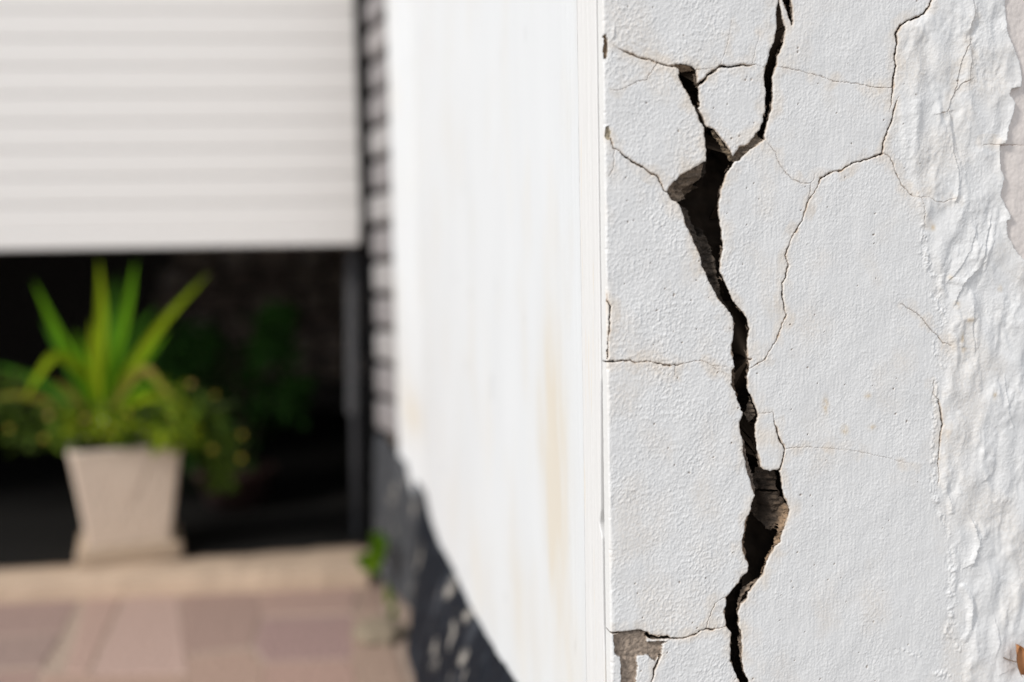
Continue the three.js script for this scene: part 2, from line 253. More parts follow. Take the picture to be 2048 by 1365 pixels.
  // bumps, ridges and crumbs along the edge of the skin: [x, y, half width, height mm]
  const Rg = new Float32Array(M), Cr = new Float32Array(M);
  const ridge = (pts, hw, mm) => { const l = fc(pts); for (let q = 0; q + 1 < l.length; q++) eachNear(l[q], l[q + 1], hw * PX, (k, d) => { const f = (1 - (d / (hw * PX)) ** 2) ** 1.5 * mm * 0.001; if (Math.abs(f) > Math.abs(Rg[k])) Rg[k] = f; }); };
  ridge([[1890, 975], [1899, 1000], [1903, 1022]], 10, 1.8); ridge([[1948, 1050], [1956, 1085], [1943, 1124]], 9, 2.2);
  ridge([[1925, 1175], [1942, 1206], [1941, 1256], [1930, 1278]], 11, 2.4); ridge([[1908, 1095], [1915, 1130], [1906, 1180]], 9, 1.5);
  ridge([[1900, 560], [1925, 566], [1950, 545], [1966, 500]], 9, 1.8); ridge([[1898, 520], [1880, 570], [1893, 590]], 8, 1.6); ridge([[1905, 655], [1920, 640], [1950, 635]], 8, 1.5);
  ridge([[1912, 620], [1922, 650], [1924, 690]], 8, 1.7); ridge([[1988, 450], [1975, 500], [1965, 540]], 7, 1.4); ridge([[1940, 590], [1955, 640], [1950, 700], [1960, 780]], 9, 1.4);
  ridge([[1920, 830], [1950, 870], [1985, 905]], 12, 1.4); ridge([[2000, 760], [2012, 830], [2020, 850]], 8, -1.2); ridge([[1990, 1000], [1965, 935], [1980, 920]], 10, 1.4);
  ridge([[1895, 240], [1905, 290], [1920, 345], [1910, 400]], 8, 1.4); ridge([[1830, 210], [1835, 260], [1828, 310]], 14, 1.6); ridge([[1925, 350], [1935, 390], [1918, 440]], 9, 1.3);
  ridge([[2005, 1160], [2008, 1250], [1998, 1330]], 9, 1.3); ridge([[1968, 1240], [1966, 1300]], 10, 1.1); ridge([[2020, 1100], [2035, 1200], [2025, 1260]], 16, 1.4);
  // lifted flake edges inside the skin: the left side stands proud of the right
  const St2 = new Float32Array(M);
  const step = (pts, reach, mm) => { const l = fc(pts); for (let q = 0; q + 1 < l.length; q++) { const A = l[q], B = l[q + 1]; eachNear(A, B, reach * PX, (k, d) => { const side = (B[0] - A[0]) * (WV[k] - A[1]) - (B[1] - A[1]) * (WU[k] - A[0]); if (side < 0) { const f = mm * 0.001 * (1 - d / (reach * PX)) ** 1.5; if (f > St2[k]) St2[k] = f; } }); } };
  step([[1944, -160], [1943, 0], [1948, 26], [1940, 49], [1938, 86], [1920, 132], [1912, 175], [1895.5, 224], [1880, 228]], 26, 1.5); step([[1943, 109], [1940, 132], [1936.6, 161.5], [1920, 170], [1908.6, 188]], 18, 1.1);
  step([[1900, 232], [1903, 262], [1905, 300], [1915, 345], [1917, 372], [1910, 400]], 24, 1.6); step([[1979, 450], [1970, 483], [1960, 532], [1926, 566], [1912, 600]], 26, 2.0); step([[1950, 460], [1940, 500], [1915, 540], [1900, 560]], 18, 1.3);
  step([[1945, 620], [1943, 660], [1950, 700]], 16, 1.4); step([[1882, 800], [1886, 852], [1881, 900], [1878, 965]], 14, 1.2); step([[1946, 1050], [1957, 1085], [1945, 1124], [1925, 1140]], 24, 2.2); step([[1930, 1180], [1943, 1206], [1942, 1256], [1930, 1282]], 22, 2.0);
  step([[1893, 975], [1902, 1010], [1903, 1024]], 14, 1.3); step([[1988, 925], [1984, 945], [1970, 958]], 20, 1.4); step([[2018, 1305], [2020, 1340], [2005, 1346]], 30, 1.2); step([[1990, 1240], [1996, 1280], [1992, 1305]], 16, 1.2); step([[2010, 760], [2016, 830], [2026, 850]], 16, 1.1);
  const crumbs = (pts, hw) => { const l = fc(pts); for (let q = 0; q + 1 < l.length; q++) eachNear(l[q], l[q + 1], hw * PX, (k, d) => { Cr[k] = Math.max(Cr[k], 1 - d / (hw * PX)); }); };
  crumbs([[1868, 765], [1868, 850], [1868, 960], [1870, 1000], [1888, 1045], [1899, 1068]], 13); crumbs([[1903, 1105], [1900, 1160], [1905, 1215], [1900, 1275], [1922, 1295]], 17);
  crumbs([[1846, 455], [1850, 510], [1862, 545]], 15); crumbs([[1868, 690], [1884, 735]], 10); crumbs([[1875, 1345], [1900, 1352]], 12); crumbs([[1872, 590], [1890, 640]], 18); crumbs([[1226, 60], [1228, 100]], 7);
  crumbs([[1795, 1300], [1840, 1310]], 8);
  // pin holes
  const pits = []; for (let n = 0; n < 140; n++) pits.push([rr(1240, 1850), rr(0, 1365), rr(0.7, 1.5) * (rnd() < 0.12 ? 1.7 : 1)]);
  for (const [x, y, r] of [...pits, [1348, 589, 2], [1749, 470, 2], [1792, 829, 2.4], [1814, 843, 2.4], [1735, 1335, 2.6], [1364, 685, 1.8], [1360, 1166, 1.7], [1602, 991, 2.4], [1615, 737, 2]]) {
    const p = onFront(x, y); eachNear([p.x, p.y], [p.x + 1e-6, p.y], (r + 0.8) * PX, (k, d) => { Gr[k] = Math.max(Gr[k], 0.0016 * (1 - d / ((r + 0.8) * PX))); });
  }
  const OCHRE = [[1913, 610, 9, 9], [1924, 677, 6, 14], [1928, 700, 7, 8], [1938, 640, 12, 6], [1900, 555, 7, 6], [1867, 455, 6, 9], [1987, 790, 5, 10], [1736, 792, 9, 8], [1690, 860, 10, 12], [1745, 855, 9, 7], [1652, 812, 8, 20], [2000, 578, 6, 8]].map(([x, y, a, b]) => { const p = onFront(x, y); return [p.x, p.y, a * PX, b * PX]; });
  const mid = onFront(1470, 600).x, R0 = 0.0022;
  for (let j = 0; j <= ny; j++) for (let i = 0; i <= nx; i++) {
    const k = j * W + i, u = i * CS, v = v0 + j * CS, a = u / PX, b = v / PX;
    const sk = sst(-4 * PX, 18 * PX, Sk[k]), isBare = Ba[k] > 0, nearSkin = sst(-70 * PX, 0, Sk[k] > 0.5 ? 1 : Sk[k]);
    const brush = sst(-40 * PX, 60 * PX, u - mid) * (1 - sk);
    const g1 = N(a / 6.4, b / 7.6, 11), g2 = N(a / 3.3, b / 4, 12), g3 = N(a / 24, b / 34, 13), st = N(a / 4.4, b / 30, 14), g4 = N(a / 70, b / 90, 15);
    const patch = 0.8 + 0.75 * N(a / 75, b / 80, 16) * (0.6 + 0.4 * N(a / 30, b / 30, 17));
    let h = patch * ((0.0002 * g1 + 0.00034 * Math.max(0, g1 - 0.08)) * (1 - 0.5 * brush) + 0.00027 * g2 * (1 - 0.3 * brush)) * (1 - 0.4 * sk) + brush * 0.00013 * st * (1 - 0.5 * sk) + 0.00022 * g3 + 0.0005 * g4;
    // thick lumpy paint
    if (sk > 0) {
      const wa = a + 10 * N(a / 45, b / 60, 20), wb = b + 14 * N(a / 45, b / 60, 21), lump = sst(-0.25, 0.45, N(a / 75, b / 95, 29));
      const l1 = N(wa / 42, wb / 78, 22), l2 = N(wa / 17, wb / 27, 23), l3 = N(a / 9, b / 13, 25), rg = 1 - Math.abs(N(wa / 55, wb / 120, 24)) * 3;
      h += sk * (0.0013 + 0.0022 * l1 + (0.2 + lump) * 0.0006 * l2 + 0.0002 * Math.max(0, rg) + (0.3 + lump) * 0.00024 * l3 + 0.0009 * Math.max(0, l2) * Math.max(0, l1) + 0.6 * St2[k]);
    }
    h += 0.62 * Rg[k] * (0.75 + 0.7 * N(a / 26, b / 30, 26));
    if (Cr[k] > 0) { const c = N(a / 5.5, b / 6.5, 27), e = N(a / 13, b / 17, 28), f = N(a / 3, b / 3.4, 37); h += sst(0, 0.8, Cr[k] + 0.5 * N(a / 20, b / 26, 38)) * (0.0007 * Math.max(0, c + e) - 0.0006 * Math.max(0, -c - 0.2) + 0.0006 * e + 0.00025 * f); }
    // a film edge that lifts off the bare patch
    if (isBare) h = -0.0006 + 0.00022 * fbm(a / 11, b / 13, 30) + 0.0008 * N(a / 40, b / 50, 31);
    else if (Ba[k] > -0.5) h += 0.0017 * (1 - sst(0, 16 * PX, -Ba[k])) * (0.6 + 0.5 * N(a / 30, b / 30, 33)) + 0.0002;
    if (Sp[k] >= 0 && Fd[k] > 0) { const s = SPALLS[Sp[k]]; h = -s.d * sst(0, 1.6 * PX, Sd[k]) + 0.0007 * fbm(a / 9, b / 9, 34, 4); }
    // worn arris along the gap and at the corner
    h -= 0.0007 * (1 - sst(0, 3.2 * PX, Math.max(0, Fd[k]))) ** 2;
    if (Fd[k] < 0.04 && Fd[k] > 0) h += 0.0004 * N(a / 30, b / 30, 35) * (1 - sst(0, 25 * PX, Fd[k]));
    h -= Gr[k] * (1 - 0.35 * sk);
    const ru = R0 * (1 + 0.6 * N(b / 40, 3.3, 36) + 1.6 * Math.max(0, fbm(b / 16, 7.1, 39) - 0.45)); if (u < ru) h -= ru - Math.sqrt(Math.max(0, ru * ru - (ru - u) ** 2));
    Hh[k] = h;
    // colours: whitewash, rusty seepage beside the cracks, dirt in the grooves, pinkish old coat
    let r = 0.778, g = 0.773, bl = 0.769; const tone = 1 + 0.02 * N(a / 90, b / 90, 40) + 0.012 * g1; r *= tone; g *= tone; bl *= tone;
    const seep = clamp((1 - St[k] / (30 * PX)) * 1.15 + 0.8 * fbm(a / 38, b / 46, 41) - 0.35, 0, 1);
    const wash = clamp(fbm(a / 120, b / 150, 43) * 0.9 + (u < 130 * PX ? 0.22 : 0) + nearSkin * 0.18 - 0.12, 0, 0.6) * (0.7 + 0.5 * N(a / 6, b / 7, 44));
    let w = clamp(seep * 0.75 + wash * 0.8, 0, 1);
    if (isBare) { r = 0.74 * (1 + 0.05 * g1 + 0.03 * N(a / 20, b / 26, 49)); g = r * 0.915; bl = r * 0.865; w = 0; }
    r *= 1 - 0.01 * w; g *= 1 - 0.085 * w; bl *= 1 - 0.17 * w;
    let ochre = 0; for (const [ox, oy, orx, ory] of OCHRE) { const q = ((u - ox) / orx) ** 2 + ((v - oy) / ory) ** 2; if (q < 4) ochre = Math.max(ochre, Math.exp(-q * 1.5) * clamp(0.75 + 0.8 * N(a / 8, b / 10, 45), 0, 1)); } r *= 1 - 0.12 * ochre; g *= 1 - 0.25 * ochre; bl *= 1 - 0.42 * ochre;
    if (Sp[k] >= 0 && Sd[k] > 0.5 * PX) { const c = SPALLS[Sp[k]].c, m = 0.85 + 0.35 * fbm(a / 8, b / 8, 46); r = c[0] * m; g = c[1] * m; bl = c[2] * m; }
    const dirt = clamp(Gr[k] / 0.0014, 0, 1) * 0.75; r *= 1 - 0.55 * dirt; g *= 1 - 0.68 * dirt; bl *= 1 - 0.78 * dirt;
    const lip = Fd[k] < 3 * PX ? (1 - sst(0, 3 * PX, Math.max(0, Fd[k] + PX * 0.8 * N(a / 7, b / 7, 47)))) * clamp(0.35 + N(a / 25, b / 25, 48), 0, 0.9) : 0;
    r *= 1 - 0.35 * lip; g *= 1 - 0.5 * lip; bl *= 1 - 0.64 * lip;
    C[3 * k] = r; C[3 * k + 1] = g; C[3 * k + 2] = bl;
  }
  // which plate each cell belongs to
  const cell = new Int32Array(nx * ny).fill(0), blocked = (i, j) => { const k = j * W + i; return barrier[k] || barrier[k + 1] || barrier[k + W] || barrier[k + W + 1] || (Fd[k] < 0 && Fd[k + 1] < 0 && Fd[k + W] < 0 && Fd[k + W + 1] < 0); };
  for (let k = 0, j = 0; j < ny; j++) for (let i = 0; i < nx; i++, k++) cell[k] = blocked(i, j) ? -1 : 0;
  // the bare patch on the right is a plate of its own
  for (let j = 0; j < ny; j++) for (let i = 0; i < nx; i++) if (Ba[j * W + i] > 0) cell[j * nx + i] = -2;
  let labels = 0; const sizes = [0], queue = new Int32Array(nx * ny);
  const flood = (start, from, to) => { let n = 0, head = 0; queue[n++] = start; cell[start] = to; while (head < n) { const c = queue[head++], i = c % nx, j = (c - i) / nx; for (const [di, dj] of [[1, 0], [-1, 0], [0, 1], [0, -1]]) { const x = i + di, y = j + dj; if (x < 0 || y < 0 || x >= nx || y >= ny) continue; const q = y * nx + x; if (cell[q] === from) { cell[q] = to; queue[n++] = q; } } } return n; };
  for (let c = 0; c < nx * ny; c++) if (cell[c] === 0) { labels++; sizes[labels] = flood(c, 0, labels); }
  const keep = sizes.map((n) => n > 700);
  labels++; const bareLabel = labels; keep[bareLabel] = true;
  for (let c = 0; c < nx * ny; c++) if (cell[c] === -2) cell[c] = bareLabel;
  { let n = 0, head = 0; for (let c = 0; c < nx * ny; c++) { if (cell[c] > 0 && keep[cell[c]]) queue[n++] = c; else cell[c] = 0; }
    while (head < n) { const c = queue[head++], i = c % nx, j = (c - i) / nx; for (const [di, dj] of [[1, 0], [-1, 0], [0, 1], [0, -1]]) { const x = i + di, y = j + dj; if (x < 0 || y < 0 || x >= nx || y >= ny) continue; const q = y * nx + x; if (!cell[q]) { cell[q] = cell[c]; queue[n++] = q; } } } }
  // per plate: front surface clipped along the gaps, broken sides going back into the wall
  const plateMat = vcol(0.86);
  const DEPTHS = [0, 0.0012, 0.004, 0.009, 0.018, 0.034, 0.06];
  const plates = new Map();
  const plate = (l) => { let p = plates.get(l); if (!p) plates.set(l, p = { pos: [], nor: [], col: [], idx: [], map: new Map(), wpos: [], wcol: [], widx: [], wmap: new Map(), cells: 0, cx: 0, cy: 0 }); return p; };
  const H = (k) => Hh[k];
  function normalAt(i, j) {
    const k = j * W + i, il = i > 0 ? k - 1 : k, ir = i < nx ? k + 1 : k, jd = j > 0 ? k - W : k, ju = j < ny ? k + W : k;
    const x = -(H(ir) - H(il)) / (CS * (ir - il || 1)), y = -(H(ju) - H(jd)) / (CS * ((ju - jd) / W || 1)), l = Math.hypot(x, y, 1); return [x / l, y / l, 1 / l];
  }
  function gridV(p, i, j) {
    const k = j * W + i; let q = p.map.get(k);
    if (q === undefined) { q = p.pos.length / 3; p.map.set(k, q); p.pos.push(i * CS, v0 + j * CS, H(k)); p.nor.push(...normalAt(i, j)); p.col.push(C[3 * k], C[3 * k + 1], C[3 * k + 2]); }
    return q;
  }
  function crossV(p, i, j, i2, j2) {
    const ka = j * W + i, kb = j2 * W + i2, key = M + (i === i2 ? 0 : M) + Math.min(ka, kb); let q = p.map.get(key);
    if (q === undefined) {
      const t = Fd[ka] / (Fd[ka] - Fd[kb]), kin = Fd[ka] > 0 ? ka : kb, x = (i + (i2 - i) * t) * CS, y = v0 + (j + (j2 - j) * t) * CS, z = H(kin) - 0.00015;
      q = p.pos.length / 3; p.map.set(key, q); p.pos.push(x, y, z); p.nor.push(...normalAt(Fd[ka] > 0 ? i : i2, Fd[ka] > 0 ? j : j2)); p.col.push(C[3 * kin], C[3 * kin + 1], C[3 * kin + 2]);
      // column of points down the broken side
      const gi = Math.min(nx - 1, Math.max(1, i)), gj = Math.min(ny - 1, Math.max(1, j)), kk = gj * W + gi;
      let gx = Fd[kk + 1] - Fd[kk - 1], gy = Fd[kk + W] - Fd[kk - W]; const gl = Math.hypot(gx, gy) || 1; gx /= gl; gy /= gl;
      const base = p.wpos.length / 3, under = Math.abs(Fg[kk]) < 4 * PX && x > 0.05 ? 0.85 + 0.2 * N(x / 0.03, y / 0.03, 65) : 0.1; p.wmap.set(q, base);
      DEPTHS.forEach((d, n) => {
        const lipd = 0.0022 + 0.002 * N(x / 0.012, y / 0.012, 66), o = n === 0 ? 0 : Math.max(0, d - lipd) * under + Math.min(d * 0.22, 0.002) * (N(x / 0.006, (y + d * 2) / 0.006, 60) - 0.2) + Math.min(d, 0.004) * 0.14 * N(x / 0.0017, (y + d * 1.5) / 0.0017, 61);
        p.wpos.push(Math.max(0.0015, x + gx * o), y + gy * o, z - d);
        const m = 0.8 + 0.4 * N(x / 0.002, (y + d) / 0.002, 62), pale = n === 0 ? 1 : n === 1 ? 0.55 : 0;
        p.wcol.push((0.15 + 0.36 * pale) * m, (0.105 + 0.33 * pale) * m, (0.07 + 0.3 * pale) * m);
      });
    }
    return q;
  }
  for (let j = 0; j < ny; j++) for (let i = 0; i < nx; i++) {
    const l = cell[j * nx + i]; if (!l) continue;
    const cs = [[i, j], [i + 1, j], [i + 1, j + 1], [i, j + 1]], f = cs.map(([a, b]) => Fd[b * W + a] || 1e-7);
    if (f.every((x) => x < 0)) continue;
    const p = plate(l); p.cells++; p.cx += i; p.cy += j; const ring = [], cut = [];
    for (let q = 0; q < 4; q++) {
      const n = (q + 1) % 4; if (f[q] > 0) { ring.push(gridV(p, ...cs[q])); cut.push(false); }
      if ((f[q] > 0) !== (f[n] > 0)) { ring.push(crossV(p, ...cs[q], ...cs[n])); cut.push(true); }
    }
    for (let q = 1; q + 1 < ring.length; q++) p.idx.push(ring[0], ring[q], ring[q + 1]);
    for (let q = 0; q < ring.length; q++) {
      const n = (q + 1) % ring.length; if (!cut[q] || !cut[n]) continue;
      const A = p.wmap.get(ring[q]), B = p.wmap.get(ring[n]);
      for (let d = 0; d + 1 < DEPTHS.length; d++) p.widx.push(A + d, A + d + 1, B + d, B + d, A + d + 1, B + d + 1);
    }
    if (i === 0 && f[0] > 0 && f[3] > 0) {            // outer side at the corner, painted
      const b = p.wpos.length / 3;
      for (const jj of [j, j + 1]) { const k = jj * W, y = v0 + jj * CS, e = 0.0005 * N(y / 0.012, 5, 63); for (const z of [H(k), -0.006, -0.0145 + e]) { p.wpos.push(z === H(k) ? 0 : 0.0001 + 0.0001 * N(y / 0.004, z * 900, 64), y, z); p.wcol.push(0.77, 0.765, 0.755); } }
      p.widx.push(b, b + 1, b + 3, b + 3, b + 1, b + 4, b + 1, b + 2, b + 4, b + 4, b + 2, b + 5);
    }
  }
  let tri = 0;
  for (const [l, p] of [...plates].sort((a, b) => b[1].cells - a[1].cells)) {
    const g = geom(p.pos, p.idx, p.col, p.nor), all = [g];
    if (p.widx.length) all.push(mergeVertices(geom(p.wpos, p.widx, p.wcol).deleteAttribute('normal'), 1e-7));
    if (all[1]) all[1].computeVertexNormals();
    const m = part(l === bareLabel ? 'bare_coat' : 'plaster_plate', all[1] ? mergeGeometries(all) : g, plateMat, house);
    tri += m.geometry.index.count / 3;
  }
  console.log('plates', plates.size, 'triangles', tri, [...plates.values()].map((p) => `${p.cells}@${(p.cx / p.cells / nx).toFixed(2)},${(p.cy / p.cells / ny).toFixed(2)}`).join(' '));
  // the brown core behind the gaps
  const Sh = new Int8Array(M).fill(-1); SHELVES.forEach((s, n) => inside(fc(s.p), (k) => { Sh[k] = n; }));
  const D = new Float32Array(M).fill(0.062), DC = new Float32Array(M * 3), LIP = SHELVES.length;
  for (let k = 0; k < M; k++) {
    if (Fd[k] > 2.6 * PX) continue;
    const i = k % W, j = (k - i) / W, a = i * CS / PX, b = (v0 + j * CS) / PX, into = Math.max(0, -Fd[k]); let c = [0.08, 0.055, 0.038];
    if (Sh[k] >= 0) { const S = SHELVES[Sh[k]]; D[k] = S.d + S.s * into; c = S.c; }
    else if (Fg[k] < 3 * PX && Fd[k] > -3.2 * PX && N(a / 22, b / 34, 74) > 0.22 - Fd[k] / (18 * PX) * -1) { Sh[k] = LIP; D[k] = 0.0022 + 1.1 * into; c = [0.2, 0.15, 0.11]; }
    DC[3 * k] = c[0]; DC[3 * k + 1] = c[1]; DC[3 * k + 2] = c[2];
  }
  for (let it = 0; it < 4; it++) {                     // soften the steps between faces so that they run into each other
    const D0 = D.slice(), C0 = DC.slice(), S0 = Sh.slice();
    for (let j = 1; j < ny; j++) for (let i = 1; i < nx; i++) {
      const k = j * W + i; if (Fd[k] > 2.4 * PX) continue; let n = 0, d = 0, r = 0, g = 0, bl = 0;
      for (let y = -1; y <= 1; y++) for (let x = -1; x <= 1; x++) { const q = k + y * W + x; if (Fd[q] > 2.6 * PX || S0[q] < 0) continue; n++; d += D0[q]; r += C0[3 * q]; g += C0[3 * q + 1]; bl += C0[3 * q + 2]; }
      if (n && S0[k] >= 0) { D[k] = d / n; DC[3 * k] = r / n; DC[3 * k + 1] = g / n; DC[3 * k + 2] = bl / n; }
    }
  }
  for (let n = 0; n <= LIP; n++) {
    const pos = [], col = [], idx = [], map = new Map(), on = (k) => Sh[k] === n && Fd[k] < 2.2 * PX;
    const cv = (i, j) => {
      const k = j * W + i; let q = map.get(k); if (q !== undefined) return q;
      const a = i * CS / PX, b = (v0 + j * CS) / PX, d = D[k] + 0.0016 * fbm(a / 11, b / 11, 71, 4) + 0.0022 * fbm((v0 + j * CS) / PX / 9, D[k] / PX / 9, 79, 3) + 0.0014 * N(a / 34, b / 34, 72);
      const c = D[k] / PX, b0 = (v0 + j * CS) / PX, m = Math.max(0.22, (0.85 + 0.4 * fbm(b0 / 5.5, c / 5.5, 75, 3) + 0.3 * N(a / 4, b0 / 4, 78)) * (1 + 0.4 * N(b0 / 17, c / 17, 76)));
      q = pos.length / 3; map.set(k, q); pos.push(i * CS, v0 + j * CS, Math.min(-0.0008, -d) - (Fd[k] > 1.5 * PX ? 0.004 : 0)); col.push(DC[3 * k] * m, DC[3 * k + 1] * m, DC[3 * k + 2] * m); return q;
    };
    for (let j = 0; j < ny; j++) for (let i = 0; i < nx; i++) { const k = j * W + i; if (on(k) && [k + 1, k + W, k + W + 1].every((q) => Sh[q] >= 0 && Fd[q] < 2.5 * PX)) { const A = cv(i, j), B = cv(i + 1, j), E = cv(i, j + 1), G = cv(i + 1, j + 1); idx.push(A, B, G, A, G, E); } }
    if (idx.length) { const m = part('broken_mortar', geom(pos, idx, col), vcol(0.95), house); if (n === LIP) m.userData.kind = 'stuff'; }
  }
  { // rough masonry seen through the gap, deep behind the plaster
    const pos = [], col = [], idx = [], n1 = 110, n2 = 170;
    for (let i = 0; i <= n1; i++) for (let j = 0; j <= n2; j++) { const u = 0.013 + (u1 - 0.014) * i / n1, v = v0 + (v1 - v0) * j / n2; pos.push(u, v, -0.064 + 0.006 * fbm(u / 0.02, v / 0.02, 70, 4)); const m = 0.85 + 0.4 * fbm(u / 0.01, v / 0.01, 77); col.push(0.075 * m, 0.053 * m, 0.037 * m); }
    for (let i = 0; i < n1; i++) for (let j = 0; j < n2; j++) { const a = i * (n2 + 1) + j; idx.push(a, a + n2 + 1, a + 1, a + 1, a + n2 + 1, a + n2 + 2); }
    part('mortar_core', geom(pos, idx, col), vcol(0.95), house);
  }
  // the rest of the plaster round the detailed stretch, and the masonry behind it
  const coat = mergeGeometries([box(3 - u1, 2.7, 0.02, (3 + u1) / 2, 1.35, -0.0105), box(u1, 2.7 - v1, 0.02, u1 / 2, (2.7 + v1) / 2, -0.0105), box(u1, v0, 0.02, u1 / 2, v0 / 2, -0.0105)]);
  { const P = coat.attributes.position, U = coat.attributes.uv; for (let i = 0; i < P.count; i++) U.setXY(i, P.getX(i) / 0.16, P.getY(i) / 0.16); }
  part('plaster_coat', coat, std(0.778, 0.773, 0.769, 0.86, { bumpMap: grain(512, 42, 170, 3), bumpScale: 0.0011 }), house);
}
// the side of the wall: trim strip, smooth painted face, a slightly splayed far end, dark painted foot
const SIDE_Z = hit(838, 560, V3(0, 0, 0), V3(1, 0, 0)).z;
const SPL = 13 * Math.PI / 180, spDir = V3(-Math.sin(SPL), 0, -Math.cos(SPL)), spN = V3(-Math.cos(SPL), 0, Math.sin(SPL)), spO = V3(0, 0, SIDE_Z);
const spT = (x) => hit(x, 560, spO, spN).sub(spO).dot(spDir);
const T_END = spT(788), T_JAMB = spT(746);
console.log('side', SIDE_Z, 'splay', T_END, T_JAMB);
const sideAt = (s, y, off) => s < -SIDE_Z ? V3(-off, y, -s) : spO.clone().addScaledVector(spDir, s + SIDE_Z).addScaledVector(spN, off).setY(y);
const sideS = (x, y) => { if (x > 838) { const p = hit(x, y, V3(0, 0, 0), V3(1, 0, 0)); return [-p.z, p.y]; } const p = hit(x, y, spO, spN); return [-SIDE_Z + p.clone().sub(spO).setY(0).dot(spDir), p.y]; };
const S_TRIM = sideS(1164, 600)[0], S_END = -SIDE_Z + T_END;
function sheet(ss, ys, fn, thick) {                     // fn(s, y) -> [offset, r, g, b]
  const pos = [], col = [], idx = [], w = ys.length;
  for (const s of ss) for (const y of ys) { const [o, r, g, b] = fn(s, y); const p = sideAt(s, y, o); pos.push(p.x, p.y, p.z); col.push(r, g, b); }
  for (let i = 0; i + 1 < ss.length; i++) for (let j = 0; j + 1 < w; j++) { const a = i * w + j; idx.push(a, a + w, a + 1, a + 1, a + w, a + w + 1); }
  return geom(pos, idx, col);
}
const steps = (a, b, d0, grow) => { const o = [a]; let d = d0, x = a; while (x + d < b) { x += d; o.push(x); d *= grow; } o.push(b); return o; };
const rows = (a, b, d) => { const n = Math.ceil((b - a) / d), o = []; for (let i = 0; i <= n; i++) o.push(a + (b - a) * i / n); return o; };
const GAPW = [[760, 0.3], [774, 1], [826, 2], [874, 2.5], [925, 3], [974, 3.5], [1024, 4], [1050, 6], [1060, 5], [1074, 1.5], [1186, 1.8], [1247, 1.5], [1290, 0.5]].map(([py, w]) => [sideS(1208, py)[1], w]);
{
  const whiteMat = vcol(0.8);
  const gapW = (y) => { let r = 0.25; for (let i = 0; i + 1 < GAPW.length; i++) { const [ya, wa] = GAPW[i], [yb, wb] = GAPW[i + 1]; if (y <= ya && y >= yb) r = wa + (wb - wa) * (ya - y) / (ya - yb); } return r; };
  // trim strip beside the plaster edge, with drawn-out brush lines
  const ys = [...rows(0, 0.35, 0.02), ...rows(0.352, 1.06, 0.0024), ...rows(1.08, 2.7, 0.2)];
  const line = (s, y) => 0.00012 * N(s / 0.0023, y / 0.05, 80) + 0.00028 * N(s / 0.008, y / 0.22, 81) + 0.0001 * N(s / 0.0024, y / 0.005, 82);
  const trim = sheet(rows(0, 1, 1 / 60), ys, (t, y) => {
    const s0 = 0.0148 + gapW(y) * 0.0016, s = s0 + (S_TRIM - s0) * t, e = sst(0, 0.02, t) * (1 - sst(0.985, 1, t));
    return [-0.016 + e * 0.0172 + line(s, y) * 1.2, s, y, 0];
  });
  { // the sheet above carries s in its first colour slot; place and colour it here
    const P = trim.attributes.position, Cc = trim.attributes.color;
    for (let i = 0; i < P.count; i++) { const s = Cc.getX(i), y = Cc.getY(i), off = -P.getX(i); const p = sideAt(s, y, off); P.setXYZ(i, p.x, p.y, p.z);
      const m = 0.77 * (1 + 0.02 * N(s / 0.003, y / 0.05, 84)), d = sst(0.5, 0.8, fbm(s / 0.01, y / 0.12, 85)); Cc.setXYZ(i, m, m * (0.99 - 0.04 * d), m * (0.98 - 0.1 * d)); }
    trim.computeVertexNormals();
  }
  part('corner_trim', trim, whiteMat, house);
  const stain = [[1108, 770, 0.05, 0.07, 0.4], [1108, 900, 0.055, 0.08, 0.55], [1112, 1010, 0.04, 0.08, 0.6], [1100, 690, 0.03, 0.06, 0.25], [1040, 1230, 0.08, 0.09, 0.3], [1120, 1180, 0.05, 0.12, 0.32], [1140, 1330, 0.05, 0.08, 0.3], [800, 760, 0.06, 0.1, 0.3], [960, 1150, 0.12, 0.07, 0.22], [1105, 1070, 0.02, 0.06, 0.5], [820, 820, 0.05, 0.06, 0.55], [835, 840, 0.05, 0.05, 0.5], [1080, 860, 0.02, 0.05, 0.4]].map(([x, y, a, b, k]) => [...sideS(x, y), a, b, k]);
  const face = sheet([...steps(S_TRIM, -SIDE_Z, 0.0009, 1.035), ...steps(-SIDE_Z + 0.001, S_END, 0.01, 1)], [...rows(0, 1.5, 0.006), ...rows(1.55, 2.7, 0.2)], (s, y) => {
    const far = sst(S_TRIM, S_TRIM + 0.2, s);
    let o = line(s, y) * (1 - 0.7 * far) + 0.0016 * far * N(s / 0.2, y / 0.25, 86) + 0.0008 * far * N(s / 0.06, y / 0.2, 87) + (s < S_TRIM + 0.0016 ? -0.001 : 0);
    let k = 0; for (const [a, b, da, db, w] of stain) k += w * Math.exp(-(((s - a) / da) ** 2) - ((y - b) / db) ** 2);
    k = clamp(1.15 * k * (0.85 + 0.45 * N(s / 0.022, y / 0.07, 88)) + 0.28 * Math.max(0, fbm(s / 0.09, y / 0.22, 89)), 0, 1);
    const m = 0.775 * (1 + 0.025 * N(s / 0.09, y / 0.3, 90) + 0.012 * N(s / 0.02, y / 0.3, 99));
    const scuff = sst(0.8, 1.1, fbm(s / 0.05, y / 0.09, 91)) * 0.12;
    return [o, m * 0.98 * (1 - 0.05 * k) * (1 - scuff), m * (1 - 0.14 * k) * (1 - scuff), m * 1.02 * (1 - 0.27 * k) * (1 - scuff)];
  });
  part('side_plaster', face, whiteMat, house);
  // dark paint along the foot of the wall
  const TOP = [[766, 872], [790, 905], [812, 925], [834, 960], [842, 1000], [862, 1042], [884, 1095], [906, 1138], [930, 1190], [955, 1238], [981, 1284], [1004, 1318], [1032, 1362], [1060, 1405], [1100, 1480]].map(([x, y]) => sideS(x, y)).sort((a, b) => a[0] - b[0]);
